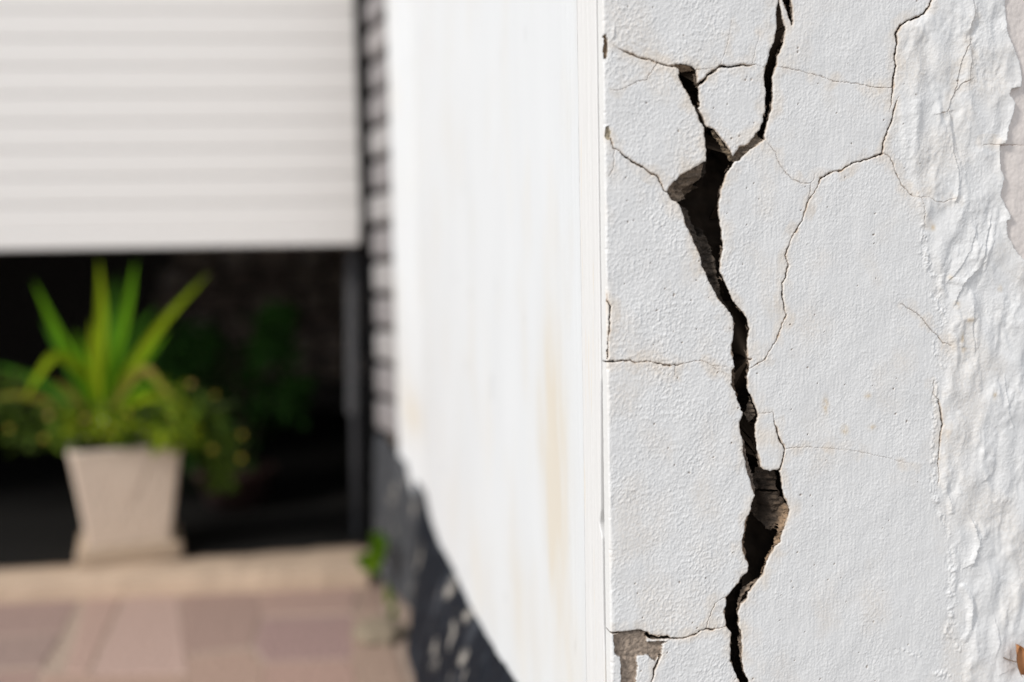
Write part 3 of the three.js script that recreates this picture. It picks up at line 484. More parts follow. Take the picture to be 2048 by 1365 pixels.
  const topY = (s) => { if (s <= TOP[0][0]) return TOP[0][1]; for (let i = 0; i + 1 < TOP.length; i++) if (s <= TOP[i + 1][0]) return TOP[i][1] + (TOP[i + 1][1] - TOP[i][1]) * (s - TOP[i][0]) / (TOP[i + 1][0] - TOP[i][0]); return TOP[TOP.length - 1][1]; };
  const foot = sheet([...steps(S_TRIM * 0.2, -SIDE_Z, 0.006, 1.004), ...steps(-SIDE_Z + 0.001, -SIDE_Z + T_JAMB, 0.006, 1)], rows(0, 1, 1 / 90), (s, t) => [0, s, t, 0]);
  { const P = foot.attributes.position, Cc = foot.attributes.color;
    for (let i = 0; i < P.count; i++) { const s = Cc.getX(i), t = Cc.getY(i), top = topY(s) + 0.004 * fbm(s / 0.03, 1, 92), y = top * Math.min(1, t / 0.97);
      const rough = 0.0025 * fbm(s / 0.03, y / 0.03, 93) + 0.0035 * N(s / 0.12, y / 0.12, 94), p = sideAt(s, y, t > 0.975 ? -0.004 : 0.0045 + rough + (0.066 - 0.05 * sst(-SIDE_Z - 0.25, -SIDE_Z + 0.12, s)) * Math.max(0, 1 - y / Math.max(0.12, top)) ** 0.8); P.setXYZ(i, p.x, p.y, p.z);
      const worn = sst(0.3, 0.7, fbm(s / 0.07, y / 0.12, 95, 4)), pale = sst(0.42, 0.6, fbm(s / 0.045, y / 0.06, 96)) * sst(-0.1, 0.25, fbm(s / 0.2, y / 0.2, 97));
      const greyer = sst(-SIDE_Z - 0.03, -SIDE_Z + 0.03, s) * 0.06 + 0.0;  // foot turns a paler grey on the splayed end
      const m = 0.85 + 0.3 * N(s / 0.02, y / 0.02, 98); let c = [(0.011 + greyer) * m, (0.0135 + greyer) * m, (0.02 + greyer) * m];
      c = c.map((x, q) => x + (([0.12, 0.13, 0.15][q]) - x) * worn * 0.3); c = c.map((x, q) => x + (([0.42, 0.39, 0.35][q]) - x) * pale * 0.8);
      Cc.setXYZ(i, ...c); }
    foot.computeVertexNormals(); }
  part('painted_foot', foot, new THREE.MeshPhysicalMaterial({ color: 0xffffff, vertexColors: true, roughness: 0.75, specularIntensity: 0.35, side: THREE.DoubleSide }), house);
  // masonry body: closes the wall behind plaster and side
  const q = sideAt(S_END, 0, -0.02), e2 = sideAt(-SIDE_Z + T_JAMB, 0, -0.03), sh = new THREE.Shape([[0.012, 0.075], [3, 0.075], [3, -q.z + 0.6], [e2.x + 0.05, -e2.z + 0.25], [e2.x, -e2.z], [q.x, -q.z], [0.012, -SIDE_Z + 0.002]].map(([x, z]) => new THREE.Vector2(x, z)));
  const body = new THREE.ExtrudeGeometry(sh, { depth: 2.7, bevelEnabled: false }); body.rotateX(-Math.PI / 2);
  part('masonry', body, std(0.17, 0.13, 0.1, 0.95), house);
  part('coping', box(3.3, 0.08, 3.1, 1.52, 2.745, -1.5), std(0.5, 0.48, 0.45), house);
}

// ------------------------------------------------------------------ garage front: jamb of blocks, dark opening, shutter
const GT = -7.3 * Math.PI / 180;                        // the garage front is turned a little against the wall
const gO = at(732, 700, 2.62).setY(0), gX = V3(Math.cos(GT), 0, -Math.sin(GT)), gZ = V3(Math.sin(GT), 0, Math.cos(GT));
const gLoc = (p) => { const d = p.clone().sub(gO); return V3(d.dot(gX), p.y, d.dot(gZ)); };
const gHit = (x, y, z = 0) => gLoc(hit(x, y, gO.clone().addScaledVector(gZ, z), gZ));
const edgeL = gHit(340, 1123).z; // eslint-disable-line
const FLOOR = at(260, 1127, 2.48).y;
const garage = thing('garage', 'dark garage with a stone rear wall behind the half open shutter', 'garage', [gO.x, 0, gO.z], GT);
{
  const dark = std(0.06, 0.05, 0.043, 0.95), white = std(0.6, 0.59, 0.57, 0.9);  // interior walls carry the shade of the room in their dark colour
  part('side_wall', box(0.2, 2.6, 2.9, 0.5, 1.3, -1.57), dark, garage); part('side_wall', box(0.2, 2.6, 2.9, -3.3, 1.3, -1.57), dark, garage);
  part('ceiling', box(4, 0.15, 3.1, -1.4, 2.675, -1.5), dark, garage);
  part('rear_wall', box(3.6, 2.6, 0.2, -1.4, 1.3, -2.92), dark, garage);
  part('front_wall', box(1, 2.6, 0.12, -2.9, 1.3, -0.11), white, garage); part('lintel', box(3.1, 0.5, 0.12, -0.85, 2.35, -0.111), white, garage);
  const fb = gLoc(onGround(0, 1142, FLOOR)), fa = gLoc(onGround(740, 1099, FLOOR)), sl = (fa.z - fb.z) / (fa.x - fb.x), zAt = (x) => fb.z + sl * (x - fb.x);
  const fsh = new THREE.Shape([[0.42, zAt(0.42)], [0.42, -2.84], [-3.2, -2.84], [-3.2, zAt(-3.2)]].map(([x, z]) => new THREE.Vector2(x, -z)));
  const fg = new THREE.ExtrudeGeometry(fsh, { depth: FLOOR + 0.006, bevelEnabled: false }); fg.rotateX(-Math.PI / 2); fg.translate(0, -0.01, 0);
  part('floor_slab', fg, new THREE.MeshPhysicalMaterial({ color: new THREE.Color().setRGB(0.015, 0.014, 0.013), roughness: 1, specularIntensity: 0.15 }), garage);  // near-black colour stands in for the shade on the garage floor
  // rough stones of the rear wall
  const sg = [0, 1, 2].map((v) => { const g = new THREE.IcosahedronGeometry(1, 2), P = g.attributes.position; for (let i = 0; i < P.count; i++) { const x = P.getX(i), y = P.getY(i), z = P.getZ(i), f = 1 + 0.16 * fbm(x * 2 + v * 7, y * 2 + z * 1.7, 110 + v); const q = (t) => Math.sign(t) * Math.abs(t) ** 0.6; P.setXYZ(i, q(x) * f, q(y) * f, z * f * 0.8); } const m = mergeVertices(g.deleteAttribute('normal').deleteAttribute('uv')); m.computeVertexNormals(); return m; });
  const sm = [[0.36, 0.28, 0.22], [0.45, 0.35, 0.29], [0.27, 0.2, 0.16], [0.5, 0.41, 0.35]].map((c) => std(...c, 0.95));
  const sx0 = gHit(345, 650, -2.8).x, sx1 = Math.min(0.36, gHit(720, 650, -2.8).x); for (let r = 0, y = 0.2; y < 1.15; r++) { const h = rr(0.085, 0.12); let x = sx0 + rr(-0.1, 0.1); while (x < sx1) { const w = rr(0.14, 0.3); const o = part('stone', sg[Math.floor(rnd() * 3)], sm[Math.floor(rnd() * 4)], garage); o.position.set(x + w / 2, y + h / 2, -2.8); o.scale.set(w * 0.5, h * 0.5, 0.05); o.rotation.z = rr(-0.03, 0.03); x += w + 0.012; } y += h + 0.012; }
  // jamb of stacked blocks on the splayed line of the wall
  const a = sideAt(-SIDE_Z + T_END, 0, 0), b = sideAt(-SIDE_Z + T_JAMB, 0, 0), len = a.distanceTo(b), midp = a.clone().add(b).multiplyScalar(0.5), turn = Math.atan2(-(b.z - a.z), b.x - a.x);
  const bm = [[0.33, 0.305, 0.3], [0.27, 0.25, 0.25], [0.37, 0.35, 0.345]].map((c) => std(...c, 0.9));
  const courses = []; for (let y = 868; y > -260; y -= 69.5) courses.push(sideS(766, y)[1]);
  const geo = {};
  for (let i = 0; i + 1 < courses.length; i++) {
    const y0 = courses[i], h = courses[i + 1] - y0, k = h.toFixed(3); geo[k] ??= rbox(len * 1.02, h - 0.014, 0.06, 0.012);
    const o = part('block', geo[k], bm[Math.floor(rnd() * 3)], garage);
    const p = midp.clone().addScaledVector(spN, -0.026 + rr(-0.006, 0.004)).setY(y0 + h / 2); const q = gLoc(p); o.position.copy(q); o.rotation.y = turn - GT;
  }
}
const shutter = thing('roller_shutter', 'off white roller shutter of horizontal slats, pulled half down above the potted plant', 'shutter', [gO.x, 0, gO.z], GT);
{
  const yb = gHit(716, 490).y, sp = gHit(400, 446).y - gHit(400, 500).y, L = 2.3, mat = std(0.765, 0.735, 0.71, 0.6);
  const x1 = -0.006;
  const prof = (h) => { const s = new THREE.Shape(); s.moveTo(0, 0.0015); s.lineTo(0.005, 0.0018); s.lineTo(0.0068, 0.0034); s.quadraticCurveTo(0.0071, h * 0.25, 0.0071, h * 0.5); s.quadraticCurveTo(0.0071, h * 0.8, 0.0068, h - 0.0034); s.lineTo(0.005, h - 0.0008); s.lineTo(-0.006, h - 0.0012); s.lineTo(-0.006, 0.0015); s.closePath(); return s; };
  const ext = (s) => { const g = new THREE.ExtrudeGeometry(s, { depth: L, bevelEnabled: false, curveSegments: 6 }); g.rotateY(-Math.PI / 2); g.translate(x1, 0, 0); return g; };
  // the profile is drawn in (depth, height) and swept along the shutter
  const slat = ext(prof(sp)); slat.scale(1, 1, 1);
  const rail = new RoundedBoxGeometry(L, 0.042, 0.024, 3, 0.006); rail.translate(x1 - L / 2, 0.021, 0);
  part('bottom_rail', rail, mat, shutter).position.y = yb;
  for (let i = 0; i < 16; i++) { const o = part('slat', slat, mat, shutter); o.position.y = yb + 0.042 + i * sp; }
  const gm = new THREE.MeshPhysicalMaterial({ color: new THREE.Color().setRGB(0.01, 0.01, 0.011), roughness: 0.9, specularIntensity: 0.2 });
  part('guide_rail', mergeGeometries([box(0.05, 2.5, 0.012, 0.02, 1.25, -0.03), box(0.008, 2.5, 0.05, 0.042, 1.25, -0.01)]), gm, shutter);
}
{
  const p = gHit(708, 700, -0.08), t = thing('metal_post', 'grey metal post standing at the right end of the dark opening', 'post', [gO.x, 0, gO.z], GT);
  const top = gHit(704, 480, -0.08), mid = gHit(706, 830, -0.08), bot = gHit(714, 1075, -0.08), m = std(0.085, 0.085, 0.09, 0.8), w = 0.03, m2 = std(0.045, 0.045, 0.05, 0.8);
  const bar = (a, b, wd) => { const g = rbox(wd, a.y - b.y, 0.03, 0.006); const sh = (a.x - b.x) / (a.y - b.y), P = g.attributes.position; for (let i = 0; i < P.count; i++) P.setX(i, P.getX(i) + P.getY(i) * sh); g.translate((a.x + b.x) / 2, (a.y + b.y) / 2, -0.08); return g; };
  part('upper_post', bar(top, mid, w), m, t); part('lower_post', bar(V3(mid.x + 0.006, mid.y, 0), bot, 0.021), m2, t);
  part('foot_plate', rbox(0.05, 0.016, 0.06, 0.004, bot.x, bot.y - 0.002, -0.08), m, t);
}

// ------------------------------------------------------------------ kerb and paving
{
  const g2 = (x, y, h) => onGround(x, y, h);
  const bk = [[-420, 1166], [0, 1143], [260, 1129], [500, 1115], [705, 1100], [742, 1103]], fr = [[-420, 1199], [0, 1170], [260, 1157], [500, 1149], [660, 1142], [738, 1138]];
  const pos = [], idx = [], col = [];
  const ptsB = bk.map(([x, y]) => g2(x, y, FLOOR)), ptsF = fr.map(([x, y]) => g2(x, y, FLOOR));
  const at2 = (P, t) => { const k = Math.min(P.length - 2, Math.floor(t * (P.length - 1))), f = t * (P.length - 1) - k; return P[k].clone().lerp(P[k + 1], f); };
  const n = 120, ring = [];
  for (let i = 0; i <= n; i++) { const t = i / n, b = at2(ptsB, t), f = at2(ptsF, t), back = b.clone().lerp(f, -0.25);
    const prof = [[back, -0.02], [back, FLOOR - 0.001], [b, FLOOR], [b.clone().lerp(f, 0.5), FLOOR + 0.001], [b.clone().lerp(f, 0.9), FLOOR], [f, FLOOR - 0.006], [f.clone().lerp(b, -0.03), -0.02]];
    for (const [p, y] of prof) { const z = 0.003 * fbm(p.x / 0.06, p.z / 0.06 + y * 20, 120); pos.push(p.x, y + z, p.z + z); const m = 1 + 0.15 * fbm(p.x / 0.1, p.z / 0.1 + y * 9, 121); col.push(0.49 * m, 0.365 * m, 0.265 * m); } }
  for (let i = 0; i < n; i++) for (let k = 0; k < 6; k++) { const a = i * 7 + k; idx.push(a, a + 1, a + 7, a + 7, a + 1, a + 8); }
  const e = n * 7; idx.push(e, e + 1, e + 2, e, e + 2, e + 4, e, e + 4, e + 5, e, e + 5, e + 6, e + 2, e + 3, e + 4);
  struct('kerb', geom(pos, idx, col), vcol(0.92));
  // stone paving: each slab a stone of its own, mortar between
  const pave = new THREE.Group(); pave.name = 'pavement'; pave.userData.kind = 'structure'; scene.add(pave);
  const SL = [
    [[-300, 1230], [60, 1204], [162, 1197], [120, 1262], [-330, 1290], 0.33, 0.27, 0.25], [[-340, 1300], [-60, 1282], [118, 1268], [82, 1330], [-360, 1350], 0.3, 0.26, 0.24], [[-380, 1362], [80, 1338], [40, 1420], [-420, 1440], 0.36, 0.28, 0.25],
    [[175, 1196], [246, 1193], [172, 1344], [132, 1342], [160, 1260], 0.5, 0.39, 0.335], [[258, 1193], [352, 1192], [372, 1342], [184, 1350], 0.54, 0.435, 0.385],
    [[92, 1350], [370, 1352], [380, 1440], [40, 1450], 0.45, 0.35, 0.28], [[364, 1190], [508, 1188], [520, 1226], [498, 1290], [375, 1305], 0.34, 0.27, 0.235],
    [[520, 1186], [718, 1184], [702, 1222], [528, 1228], 0.4, 0.31, 0.27], [[526, 1236], [704, 1230], [700, 1314], [534, 1320], [510, 1290], 0.32, 0.245, 0.245],
    [[378, 1314], [498, 1300], [524, 1330], [512, 1440], [388, 1440], 0.42, 0.33, 0.265], [[534, 1328], [700, 1322], [716, 1440], [522, 1440], 0.43, 0.32, 0.27],
    [[712, 1232], [760, 1228], [800, 1340], [830, 1440], [726, 1440], [708, 1320], 0.37, 0.31, 0.24], [[728, 1186], [762, 1186], [764, 1222], [714, 1224], 0.33, 0.27, 0.22],
  ];
  { const bed = [[-700, 1150], [800, 1120], [1000, 1500], [-900, 1500]].map(([x, y]) => onGround(x, y, 0)); const sh = new THREE.Shape(bed.map((p) => new THREE.Vector2(p.x, -p.z))); const g = new THREE.ShapeGeometry(sh); g.rotateX(-Math.PI / 2); const t = grain(256, 16, 131); t.repeat.set(5, 5); part('mortar_bed', g, std(0.4, 0.3, 0.235, 0.95, { bumpMap: t, bumpScale: 0.006, side: THREE.DoubleSide }), pave).position.y = -0.0035; }
  const stoneTex = grain(256, 12, 130); stoneTex.repeat.set(6, 6);
  for (const s of SL) {
    const pts = s.filter(Array.isArray).map(([x, y]) => onGround(x, y < 1206 ? y - 14 : y, 0)), c = s.slice(-3).map((v, q) => (v * 0.65 + [0.47, 0.3, 0.25][q] * 0.35) * [0.86, 0.79, 0.755][q]);
    const sh = new THREE.Shape(pts.map((p) => new THREE.Vector2(p.x, -p.z)));
    const g = new THREE.ExtrudeGeometry(sh, { depth: 0.03, bevelEnabled: true, bevelSize: 0.004, bevelThickness: 0.004, bevelSegments: 2 }); g.rotateX(-Math.PI / 2);
    const m = part('slab', g, std(...c, 0.88, { bumpMap: stoneTex, bumpScale: 0.006 }), pave); m.position.y = -0.035 + rr(-0.0015, 0.0015);
  }
}

// ------------------------------------------------------------------ pot and plants
const potC = at(259, 1110, 2.6), POTD = 2.6;
{
  const c = onGround(262, 1127, FLOOR), dirn = gZ.clone();
  const wp = 200 * 2.5 / FPX, away = c.clone().sub(rayO).setY(0).normalize(), pc = c.clone().addScaledVector(away, wp / 2);
  potC.copy(pc);
  const t = thing('planter_pot', 'square tapered pale stone planter on a plinth holding the spiky green plant', 'planter', [pc.x, FLOOR, pc.z], 0.155);
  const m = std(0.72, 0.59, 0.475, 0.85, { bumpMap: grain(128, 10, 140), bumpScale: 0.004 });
  const d = 2.62, w0 = 157 * 2.5 / FPX, w1 = 208 * 2.5 / FPX, hp = 34 * 2.5 / FPX, h = 196 * 2.5 / FPX;
  const ph = [[wp, 0], [wp, hp * 0.72], [wp * 0.97, hp * 0.84], [w0 * 1.02, hp]];
  const sq = (prof) => { const pos = [], idx = [], r = 0.09; const corner = []; for (let q = 0; q < 4; q++) for (let s = 0; s < 4; s++) { const an = q * Math.PI / 2 + s / 3 * Math.PI / 2, cx = [1, -1, -1, 1][q] * (1 - r), cy = [1, 1, -1, -1][q] * (1 - r); corner.push([cx + Math.cos(an) * r, cy + Math.sin(an) * r]); }
    prof.forEach(([w, y]) => corner.forEach(([x, z]) => pos.push(x * w / 2, y, z * w / 2))); const n = corner.length;
    for (let k = 0; k + 1 < prof.length; k++) for (let i = 0; i < n; i++) { const a = k * n + i, b = k * n + (i + 1) % n; idx.push(a, a + n, b, b, a + n, b + n); } const g = geom(pos, idx); g.setAttribute('uv', new THREE.Float32BufferAttribute(pos.length / 3 * 2, 2)); const P = g.attributes.position, U = g.attributes.uv; for (let i = 0; i < P.count; i++) U.setXY(i, (P.getX(i) + P.getZ(i)) * 6, P.getY(i) * 6); return g; };
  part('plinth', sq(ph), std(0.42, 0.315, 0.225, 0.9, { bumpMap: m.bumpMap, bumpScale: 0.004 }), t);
  part('body', sq([[w0, hp], [w0 + (w1 - w0) * 0.5, hp + h * 0.5], [w1 * 0.985, hp + h * 0.9], [w1 * 0.99, hp + h * 0.93], [w1 * 1.015, hp + h * 0.95], [w1 * 1.015, hp + h], [w1 * 0.93, hp + h], [w1 * 0.9, hp + h * 0.9]]), m, t);
  // pendant panel in relief on the front face
  { const z = (y) => (w0 + (w1 - w0) * (y - hp) / h) / 2, s = new THREE.Shape(); s.moveTo(-0.055, 0.07); s.lineTo(0.055, 0.07); s.lineTo(0.0, -0.03); s.closePath();
    const g = new THREE.ExtrudeGeometry(s, { depth: 0.001, bevelEnabled: true, bevelSize: 0.004, bevelThickness: 0.002, bevelSegments: 2 }); g.rotateX(Math.atan((w1 - w0) / 2 / h)); g.translate(0, hp + h * 0.55, z(hp + h * 0.55) - 0.001); part('relief', g, m, t); }
  part('soil', box(w1 * 0.9, 0.01, w1 * 0.9, 0, hp + h * 0.93, 0), std(0.05, 0.035, 0.025, 1), t);
}
// a strap leaf along points, with a keel and taper
function blade(pts, w, face) {
  const cur = new THREE.CatmullRomCurve3(pts), n = 18, pos = [], idx = [];
  for (let i = 0; i <= n; i++) {
    const t = i / n, p = cur.getPoint(t), tg = cur.getTangent(t), sd = new THREE.Vector3().crossVectors(tg, face).normalize(), nr = new THREE.Vector3().crossVectors(sd, tg).normalize();
    const ww = w * (t < 0.3 ? 0.65 + 0.35 * t / 0.3 : Math.max(0.02, (1 - ((t - 0.3) / 0.7) ** 1.7)));
    for (const q of [-1, -0.5, 0, 0.5, 1]) { const v = p.clone().addScaledVector(sd, q * ww / 2).addScaledVector(nr, (Math.abs(q) - 0.5) * ww * 0.22); pos.push(v.x, v.y, v.z); }
    for (const q of [1, 0, -1]) { const v = p.clone().addScaledVector(sd, q * ww / 2).addScaledVector(nr, (Math.abs(q) - 0.5) * ww * 0.22 - 0.0012); pos.push(v.x, v.y, v.z); }
  }
  for (let i = 0; i < n; i++) for (let k = 0; k < 8; k++) { const a = i * 8 + k, b = i * 8 + (k + 1) % 8; idx.push(a, b, a + 8, b, b + 8, a + 8); }
  return geom(pos, idx);
}
const leafMat = (r, g, b) => new THREE.MeshPhysicalMaterial({ color: new THREE.Color().setRGB(r, g, b), roughness: 0.85, specularIntensity: 0.3, side: THREE.DoubleSide, transmission: 0.3, thickness: 0 });
{
  const t = thing('spiky_plant', 'spiky plant with long upright strap leaves rising from the pale planter', 'plant', [0, 0, 0]);
  const back = fwd.clone().negate(), G = [leafMat(0.15, 0.36, 0.003), leafMat(0.28, 0.38, 0.003), leafMat(0.06, 0.2, 0.005), leafMat(0.26, 0.24, 0.03)];
  const D = 2.55;
  const L = [
    [[[190, 850, 2.6], [172, 770, 2.55], [120, 675, 2.5], [66, 562, 2.46]], 44, 0], [[[195, 850, 2.6], [198, 740, 2.55], [203, 620, 2.52], [197, 518, 2.5]], 40, 1],
    [[[205, 850, 2.6], [222, 740, 2.58], [252, 625, 2.58], [271, 518, 2.58]], 38, 0], [[[215, 850, 2.6], [245, 770, 2.57], [318, 655, 2.53], [416, 548, 2.5]], 34, 1],
    [[[210, 850, 2.6], [240, 750, 2.62], [275, 660, 2.64], [314, 614, 2.66]], 32, 2], [[[195, 850, 2.6], [160, 740, 2.52], [112, 712, 2.48], [74, 755, 2.44], [46, 806, 2.42]], 30, 1],
    [[[190, 860, 2.55], [160, 810, 2.5], [125, 772, 2.48], [100, 760, 2.46]], 28, 3], [[[205, 850, 2.55], [250, 775, 2.5], [290, 738, 2.46], [325, 775, 2.44], [364, 822, 2.42]], 26, 3],
    [[[190, 850, 2.6], [120, 790, 2.6], [50, 750, 2.6], [-20, 728, 2.6]], 28, 2], [[[190, 850, 2.6], [110, 810, 2.55], [40, 790, 2.52], [-30, 800, 2.5]], 26, 3],
    [[[190, 850, 2.57], [178, 770, 2.54], [165, 715, 2.52], [150, 660, 2.5]], 34, 0], [[[200, 850, 2.62], [212, 760, 2.64], [222, 670, 2.66], [232, 600, 2.68]], 32, 2], [[[210, 850, 2.58], [260, 790, 2.54], [300, 770, 2.52], [345, 768, 2.5]], 24, 0],
    [[[185, 850, 2.6], [150, 760, 2.6], [112, 690, 2.6], [84, 640, 2.6]], 24, 2], [[[212, 850, 2.6], [262, 760, 2.62], [306, 700, 2.64], [338, 660, 2.66]], 24, 0], [[[200, 850, 2.6], [206, 720, 2.6], [222, 620, 2.6], [236, 548, 2.6]], 24, 2], [[[210, 850, 2.55], [280, 800, 2.5], [330, 800, 2.47], [380, 840, 2.45]], 20, 1],
    [[[200, 850, 2.55], [192, 770, 2.5], [186, 700, 2.48], [182, 640, 2.47]], 32, 1],
  ];
  for (const [p, w, k] of L) part('leaf', blade(p.map(([x, y, d]) => at(x, y, d)), w * 0.7 * D / FPX, back), G[k], t);
}
// loose foliage: many small leaves on thin stems
function leafGeo(list) {                                // list of [p, dir, up, length, width]
  const pos = [], idx = [];
  for (const [p, d, u, l, w] of list) {
    const s = new THREE.Vector3().crossVectors(d, u).normalize(), n = new THREE.Vector3().crossVectors(s, d).normalize(), b = pos.length / 3;
    const pt = (a, q, h) => { const v = p.clone().addScaledVector(d, a * l).addScaledVector(s, q * w).addScaledVector(n, h * l); pos.push(v.x, v.y, v.z); };
    pt(0, 0, 0); pt(0.35, -0.5, 0.06); pt(0.35, 0, 0.02); pt(0.35, 0.5, 0.06); pt(0.72, -0.38, 0.02); pt(0.72, 0, -0.02); pt(0.72, 0.38, 0.02); pt(1, 0, -0.12);
    for (const [x, y, z] of [[0, 1, 2], [0, 2, 3], [1, 4, 5], [1, 5, 2], [2, 5, 6], [2, 6, 3], [4, 7, 5], [5, 7, 6]]) idx.push(b + x, b + y, b + z);
  }
  return geom(pos, idx);
}
const rdir = () => V3(rr(-1, 1), rr(-0.5, 1), rr(-1, 1)).normalize();
function clump(blobs, n, l, w) { const list = []; for (let i = 0; i < n; i++) { const [x, y, d, rx, ry] = blobs[Math.floor(rnd() * blobs.length)]; const q = at(x + rx * rr(-1, 1) * Math.sqrt(rnd()), y + ry * rr(-1, 1) * Math.sqrt(rnd()), d + rr(-0.1, 0.1)); list.push([q, rdir(), rdir(), l * rr(0.6, 1.2), w * rr(0.6, 1.2)]); } return leafGeo(list); }
function flower(parent, x, y, d, r, m, mc) { const c = at(x, y, d), g = []; for (let k = 0; k < 6; k++) { const p = new THREE.SphereGeometry(r * 0.55, 8, 6); p.scale(1, 0.6, 0.35); p.translate(r * 0.65, 0, 0); p.rotateZ(k * Math.PI / 3); g.push(p); } const gg = mergeGeometries(g); gg.lookAt(V3(-0.3, 0.5, 1)); gg.translate(c.x, c.y, c.z); const f = part('flower', gg, m, parent); const e = new THREE.SphereGeometry(r * 0.35, 8, 6); e.translate(c.x, c.y, c.z + r * 0.15); part('flower_centre', e, mc, f); }
{
  const t = thing('flowering_plant', 'low leafy plant with small yellow flowers spilling over the planter rim', 'plant');
  const f1 = part('foliage', clump([[150, 868, 2.5, 45, 28], [250, 860, 2.5, 80, 40], [330, 850, 2.5, 60, 50], [365, 860, 2.46, 30, 50], [210, 840, 2.55, 90, 30], [330, 800, 2.6, 60, 40], [120, 850, 2.55, 40, 50]], 700, 0.034, 0.017), leafMat(0.1, 0.17, 0.006), t); f1.userData.kind = 'stuff';
  const f2 = part('foliage', clump([[400, 870, 2.52, 60, 60], [450, 900, 2.55, 50, 60], [395, 820, 2.55, 60, 40], [60, 870, 2.6, 60, 40], [30, 800, 2.65, 50, 60], [440, 950, 2.6, 40, 40]], 520, 0.034, 0.016), leafMat(0.06, 0.105, 0.006), t); f2.userData.kind = 'stuff';
  const f3 = part('foliage', clump([[250, 845, 2.47, 90, 34], [200, 870, 2.46, 60, 22], [340, 880, 2.44, 40, 26], [330, 800, 2.5, 40, 40], [150, 850, 2.48, 30, 24], [380, 850, 2.45, 30, 40]], 210, 0.034, 0.016), leafMat(0.22, 0.29, 0.005), t); f3.userData.kind = 'stuff';
  const st = []; for (let k = 0; k < 26; k++) { const a = at(rr(170, 340), 890, 2.55), b = at(rr(80, 480), rr(790, 900), rr(2.42, 2.55)), c = a.clone().lerp(b, 0.5).add(V3(0, 0.04, 0)); st.push(new THREE.TubeGeometry(new THREE.QuadraticBezierCurve3(a, c, b), 8, 0.0016, 5)); }
  part('stem', mergeGeometries(st), std(0.07, 0.1, 0.02, 0.8), t);
  const ye = std(0.26, 0.21, 0.01, 0.8), pi = std(0.3, 0.19, 0.05, 0.8), wh = std(0.75, 0.75, 0.7, 0.7), oc = std(0.3, 0.16, 0.02, 0.8);
  for (const [x, y, k, r] of [[18, 858, 0, 9], [87, 878, 0, 10], [97, 832, 1, 10], [169, 838, 1, 9], [203, 846, 2, 10], [222, 858, 0, 10], [255, 826, 0, 9], [425, 899, 0, 10], [482, 917, 0, 9], [484, 870, 0, 8], [382, 768, 1, 9], [298, 742, 1, 10], [370, 812, 0, 8], [345, 836, 0, 8], [430, 790, 0, 7], [150, 862, 0, 8]]) flower(t, x, y, 2.41, r * 0.6 * 2.41 / FPX, [ye, pi, wh][k], oc);
}
{
  const t = thing('dark_shrub', 'dim dark green shrub in shade behind the planter, before the stone rear wall', 'shrub');
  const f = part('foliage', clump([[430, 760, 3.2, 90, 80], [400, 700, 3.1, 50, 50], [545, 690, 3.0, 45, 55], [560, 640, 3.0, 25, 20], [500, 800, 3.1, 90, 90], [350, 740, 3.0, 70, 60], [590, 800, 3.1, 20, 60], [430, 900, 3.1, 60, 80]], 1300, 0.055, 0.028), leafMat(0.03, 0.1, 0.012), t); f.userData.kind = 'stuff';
  const st = []; const b0 = at(475, 1000, 3.1); for (let k = 0; k < 9; k++) { const b = at(rr(370, 580), rr(650, 820), rr(3, 3.2)); st.push(new THREE.TubeGeometry(new THREE.QuadraticBezierCurve3(b0, b0.clone().lerp(b, 0.5).add(V3(rr(-0.05, 0.05), 0.03, 0)), b), 8, 0.005, 6)); }
  part('stem', mergeGeometries(st), std(0.06, 0.045, 0.03), t);
  const pt = thing('clay_pot', 'dim dark red pot under the dark shrub in the garage', 'pot'), c = at(472, 1000, 3.1), y0 = FLOOR, h = Math.max(0.12, c.y - y0);
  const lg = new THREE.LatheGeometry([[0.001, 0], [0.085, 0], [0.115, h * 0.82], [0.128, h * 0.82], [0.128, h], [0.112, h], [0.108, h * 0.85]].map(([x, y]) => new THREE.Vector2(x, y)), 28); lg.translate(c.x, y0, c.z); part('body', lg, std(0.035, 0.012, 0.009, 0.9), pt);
}
function weed(label, spots, n, l) { const t = thing('weed', label, 'weed'); const g = []; for (let k = 0; k < n; k++) { const [x, y, d, rx, ry] = spots[k % spots.length]; const a = at(x + rr(-6, 6), y + ry * 0.7, d), b = at(x + rx * rr(-1, 1), y - ry * rr(0.1, 1), d - rr(0, 0.05)); g.push([a, a.clone().lerp(b, 0.5).add(V3(0, 0.012, 0)), b]); } g.forEach((p, k) => part('leaf', blade(p, l * rr(0.7, 1.2), fwd.clone().negate()), k % 3 ? weedA : weedB, t)); }
const weedA = leafMat(0.17, 0.36, 0.006), weedB = leafMat(0.27, 0.42, 0.02);
weed('bright green weed tuft at the end of the kerb against the dark wall foot', [[748, 1122, 2.3, 28, 36], [758, 1104, 2.32, 18, 32], [734, 1128, 2.3, 30, 18], [756, 1090, 2.34, 16, 28]], 56, 0.022);
weed('small thin weed sprig lower down at the dark wall foot beside the paving', [[788, 1232, 2.2, 10, 30], [776, 1190, 2.28, 10, 30]], 10, 0.009);
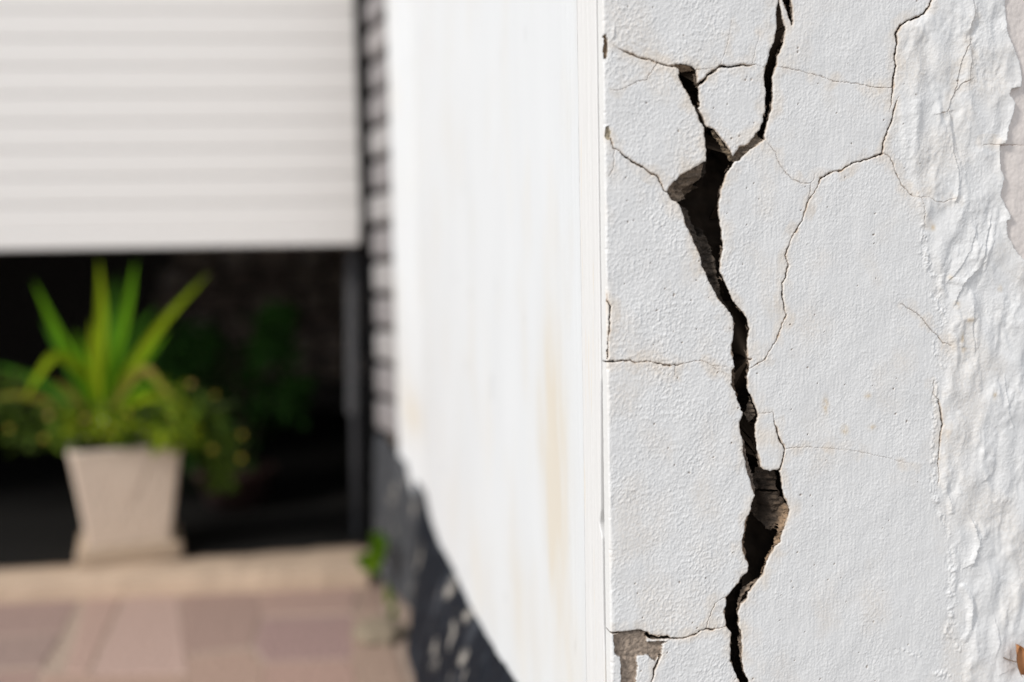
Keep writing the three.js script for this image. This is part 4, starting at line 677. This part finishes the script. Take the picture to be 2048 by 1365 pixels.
{ // rubble lump at the wall foot
  const g0 = new THREE.IcosahedronGeometry(1, 4), P = g0.attributes.position, c = onGround(758, 1268, 0); for (let i = 0; i < P.count; i++) { const x = P.getX(i), y = P.getY(i), z = P.getZ(i), f = 1 + 0.22 * fbm(x * 2.2, y * 2 + z * 2.3, 150, 4); P.setXYZ(i, x * f * 0.055, Math.max(-0.2, y * f) * 0.022, z * f * 0.07); }
  const g = mergeVertices(g0.deleteAttribute('normal').deleteAttribute('uv')); g.computeVertexNormals(); g.translate(c.x, 0.002, c.z);
  const o = new THREE.Mesh(g, std(0.25, 0.2, 0.14, 0.95)); o.name = 'mortar_lump'; o.userData = { label: 'grey tan mortar lump on the paving beside the dark wall foot', category: 'rubble' }; scene.add(o);
}
{ // curled dry leaf stuck to the flaking paint at the lower right
  const t = thing('dry_leaf', 'curled brown dry leaf caught on the flaking paint at the lower right', 'leaf');
  const a = onFront(2027, 1286), w = 40 * PX, pos = [], idx = [], n = 14, m = 10;
  for (const side of [0, 1]) for (let i = 0; i <= n; i++) for (let j = 0; j <= m; j++) {
    const s = i / n, q = j / m * 2 - 1, half = 22 * PX * Math.sin(Math.PI * Math.min(1, s * 0.9 + 0.02)) ** 0.8, x = a.x + 10 * PX * s + q * half, y = a.y - s * 66 * PX;
    pos.push(x, y, 0.0035 + 0.006 * Math.sin(s * 2.6) + 0.0065 * q * q + 0.0008 * N(s * 5, q * 3, 160) - side * 0.0006);
  }
  const o2 = (n + 1) * (m + 1); for (let i = 0; i < n; i++) for (let j = 0; j < m; j++) { const k = i * (m + 1) + j; idx.push(k, k + m + 1, k + 1, k + 1, k + m + 1, k + m + 2, o2 + k, o2 + k + 1, o2 + k + m + 1, o2 + k + 1, o2 + k + m + 2, o2 + k + m + 1); }
  part('leaf_blade', geom(pos, idx), std(0.42, 0.19, 0.075, 0.6, { side: THREE.DoubleSide }), t);
  const p0 = onFront(2003, 1314), p1 = onFront(2018, 1319), p2 = onFront(2036, 1322);
  part('leaf_stalk', new THREE.TubeGeometry(new THREE.CatmullRomCurve3([V3(p0.x, p0.y, 0.003), V3(p1.x, p1.y, 0.005), V3(p2.x, p2.y, 0.007)]), 10, 0.0005, 6), std(0.2, 0.13, 0.08, 0.8), t);
}
renderer.render(scene, camera);
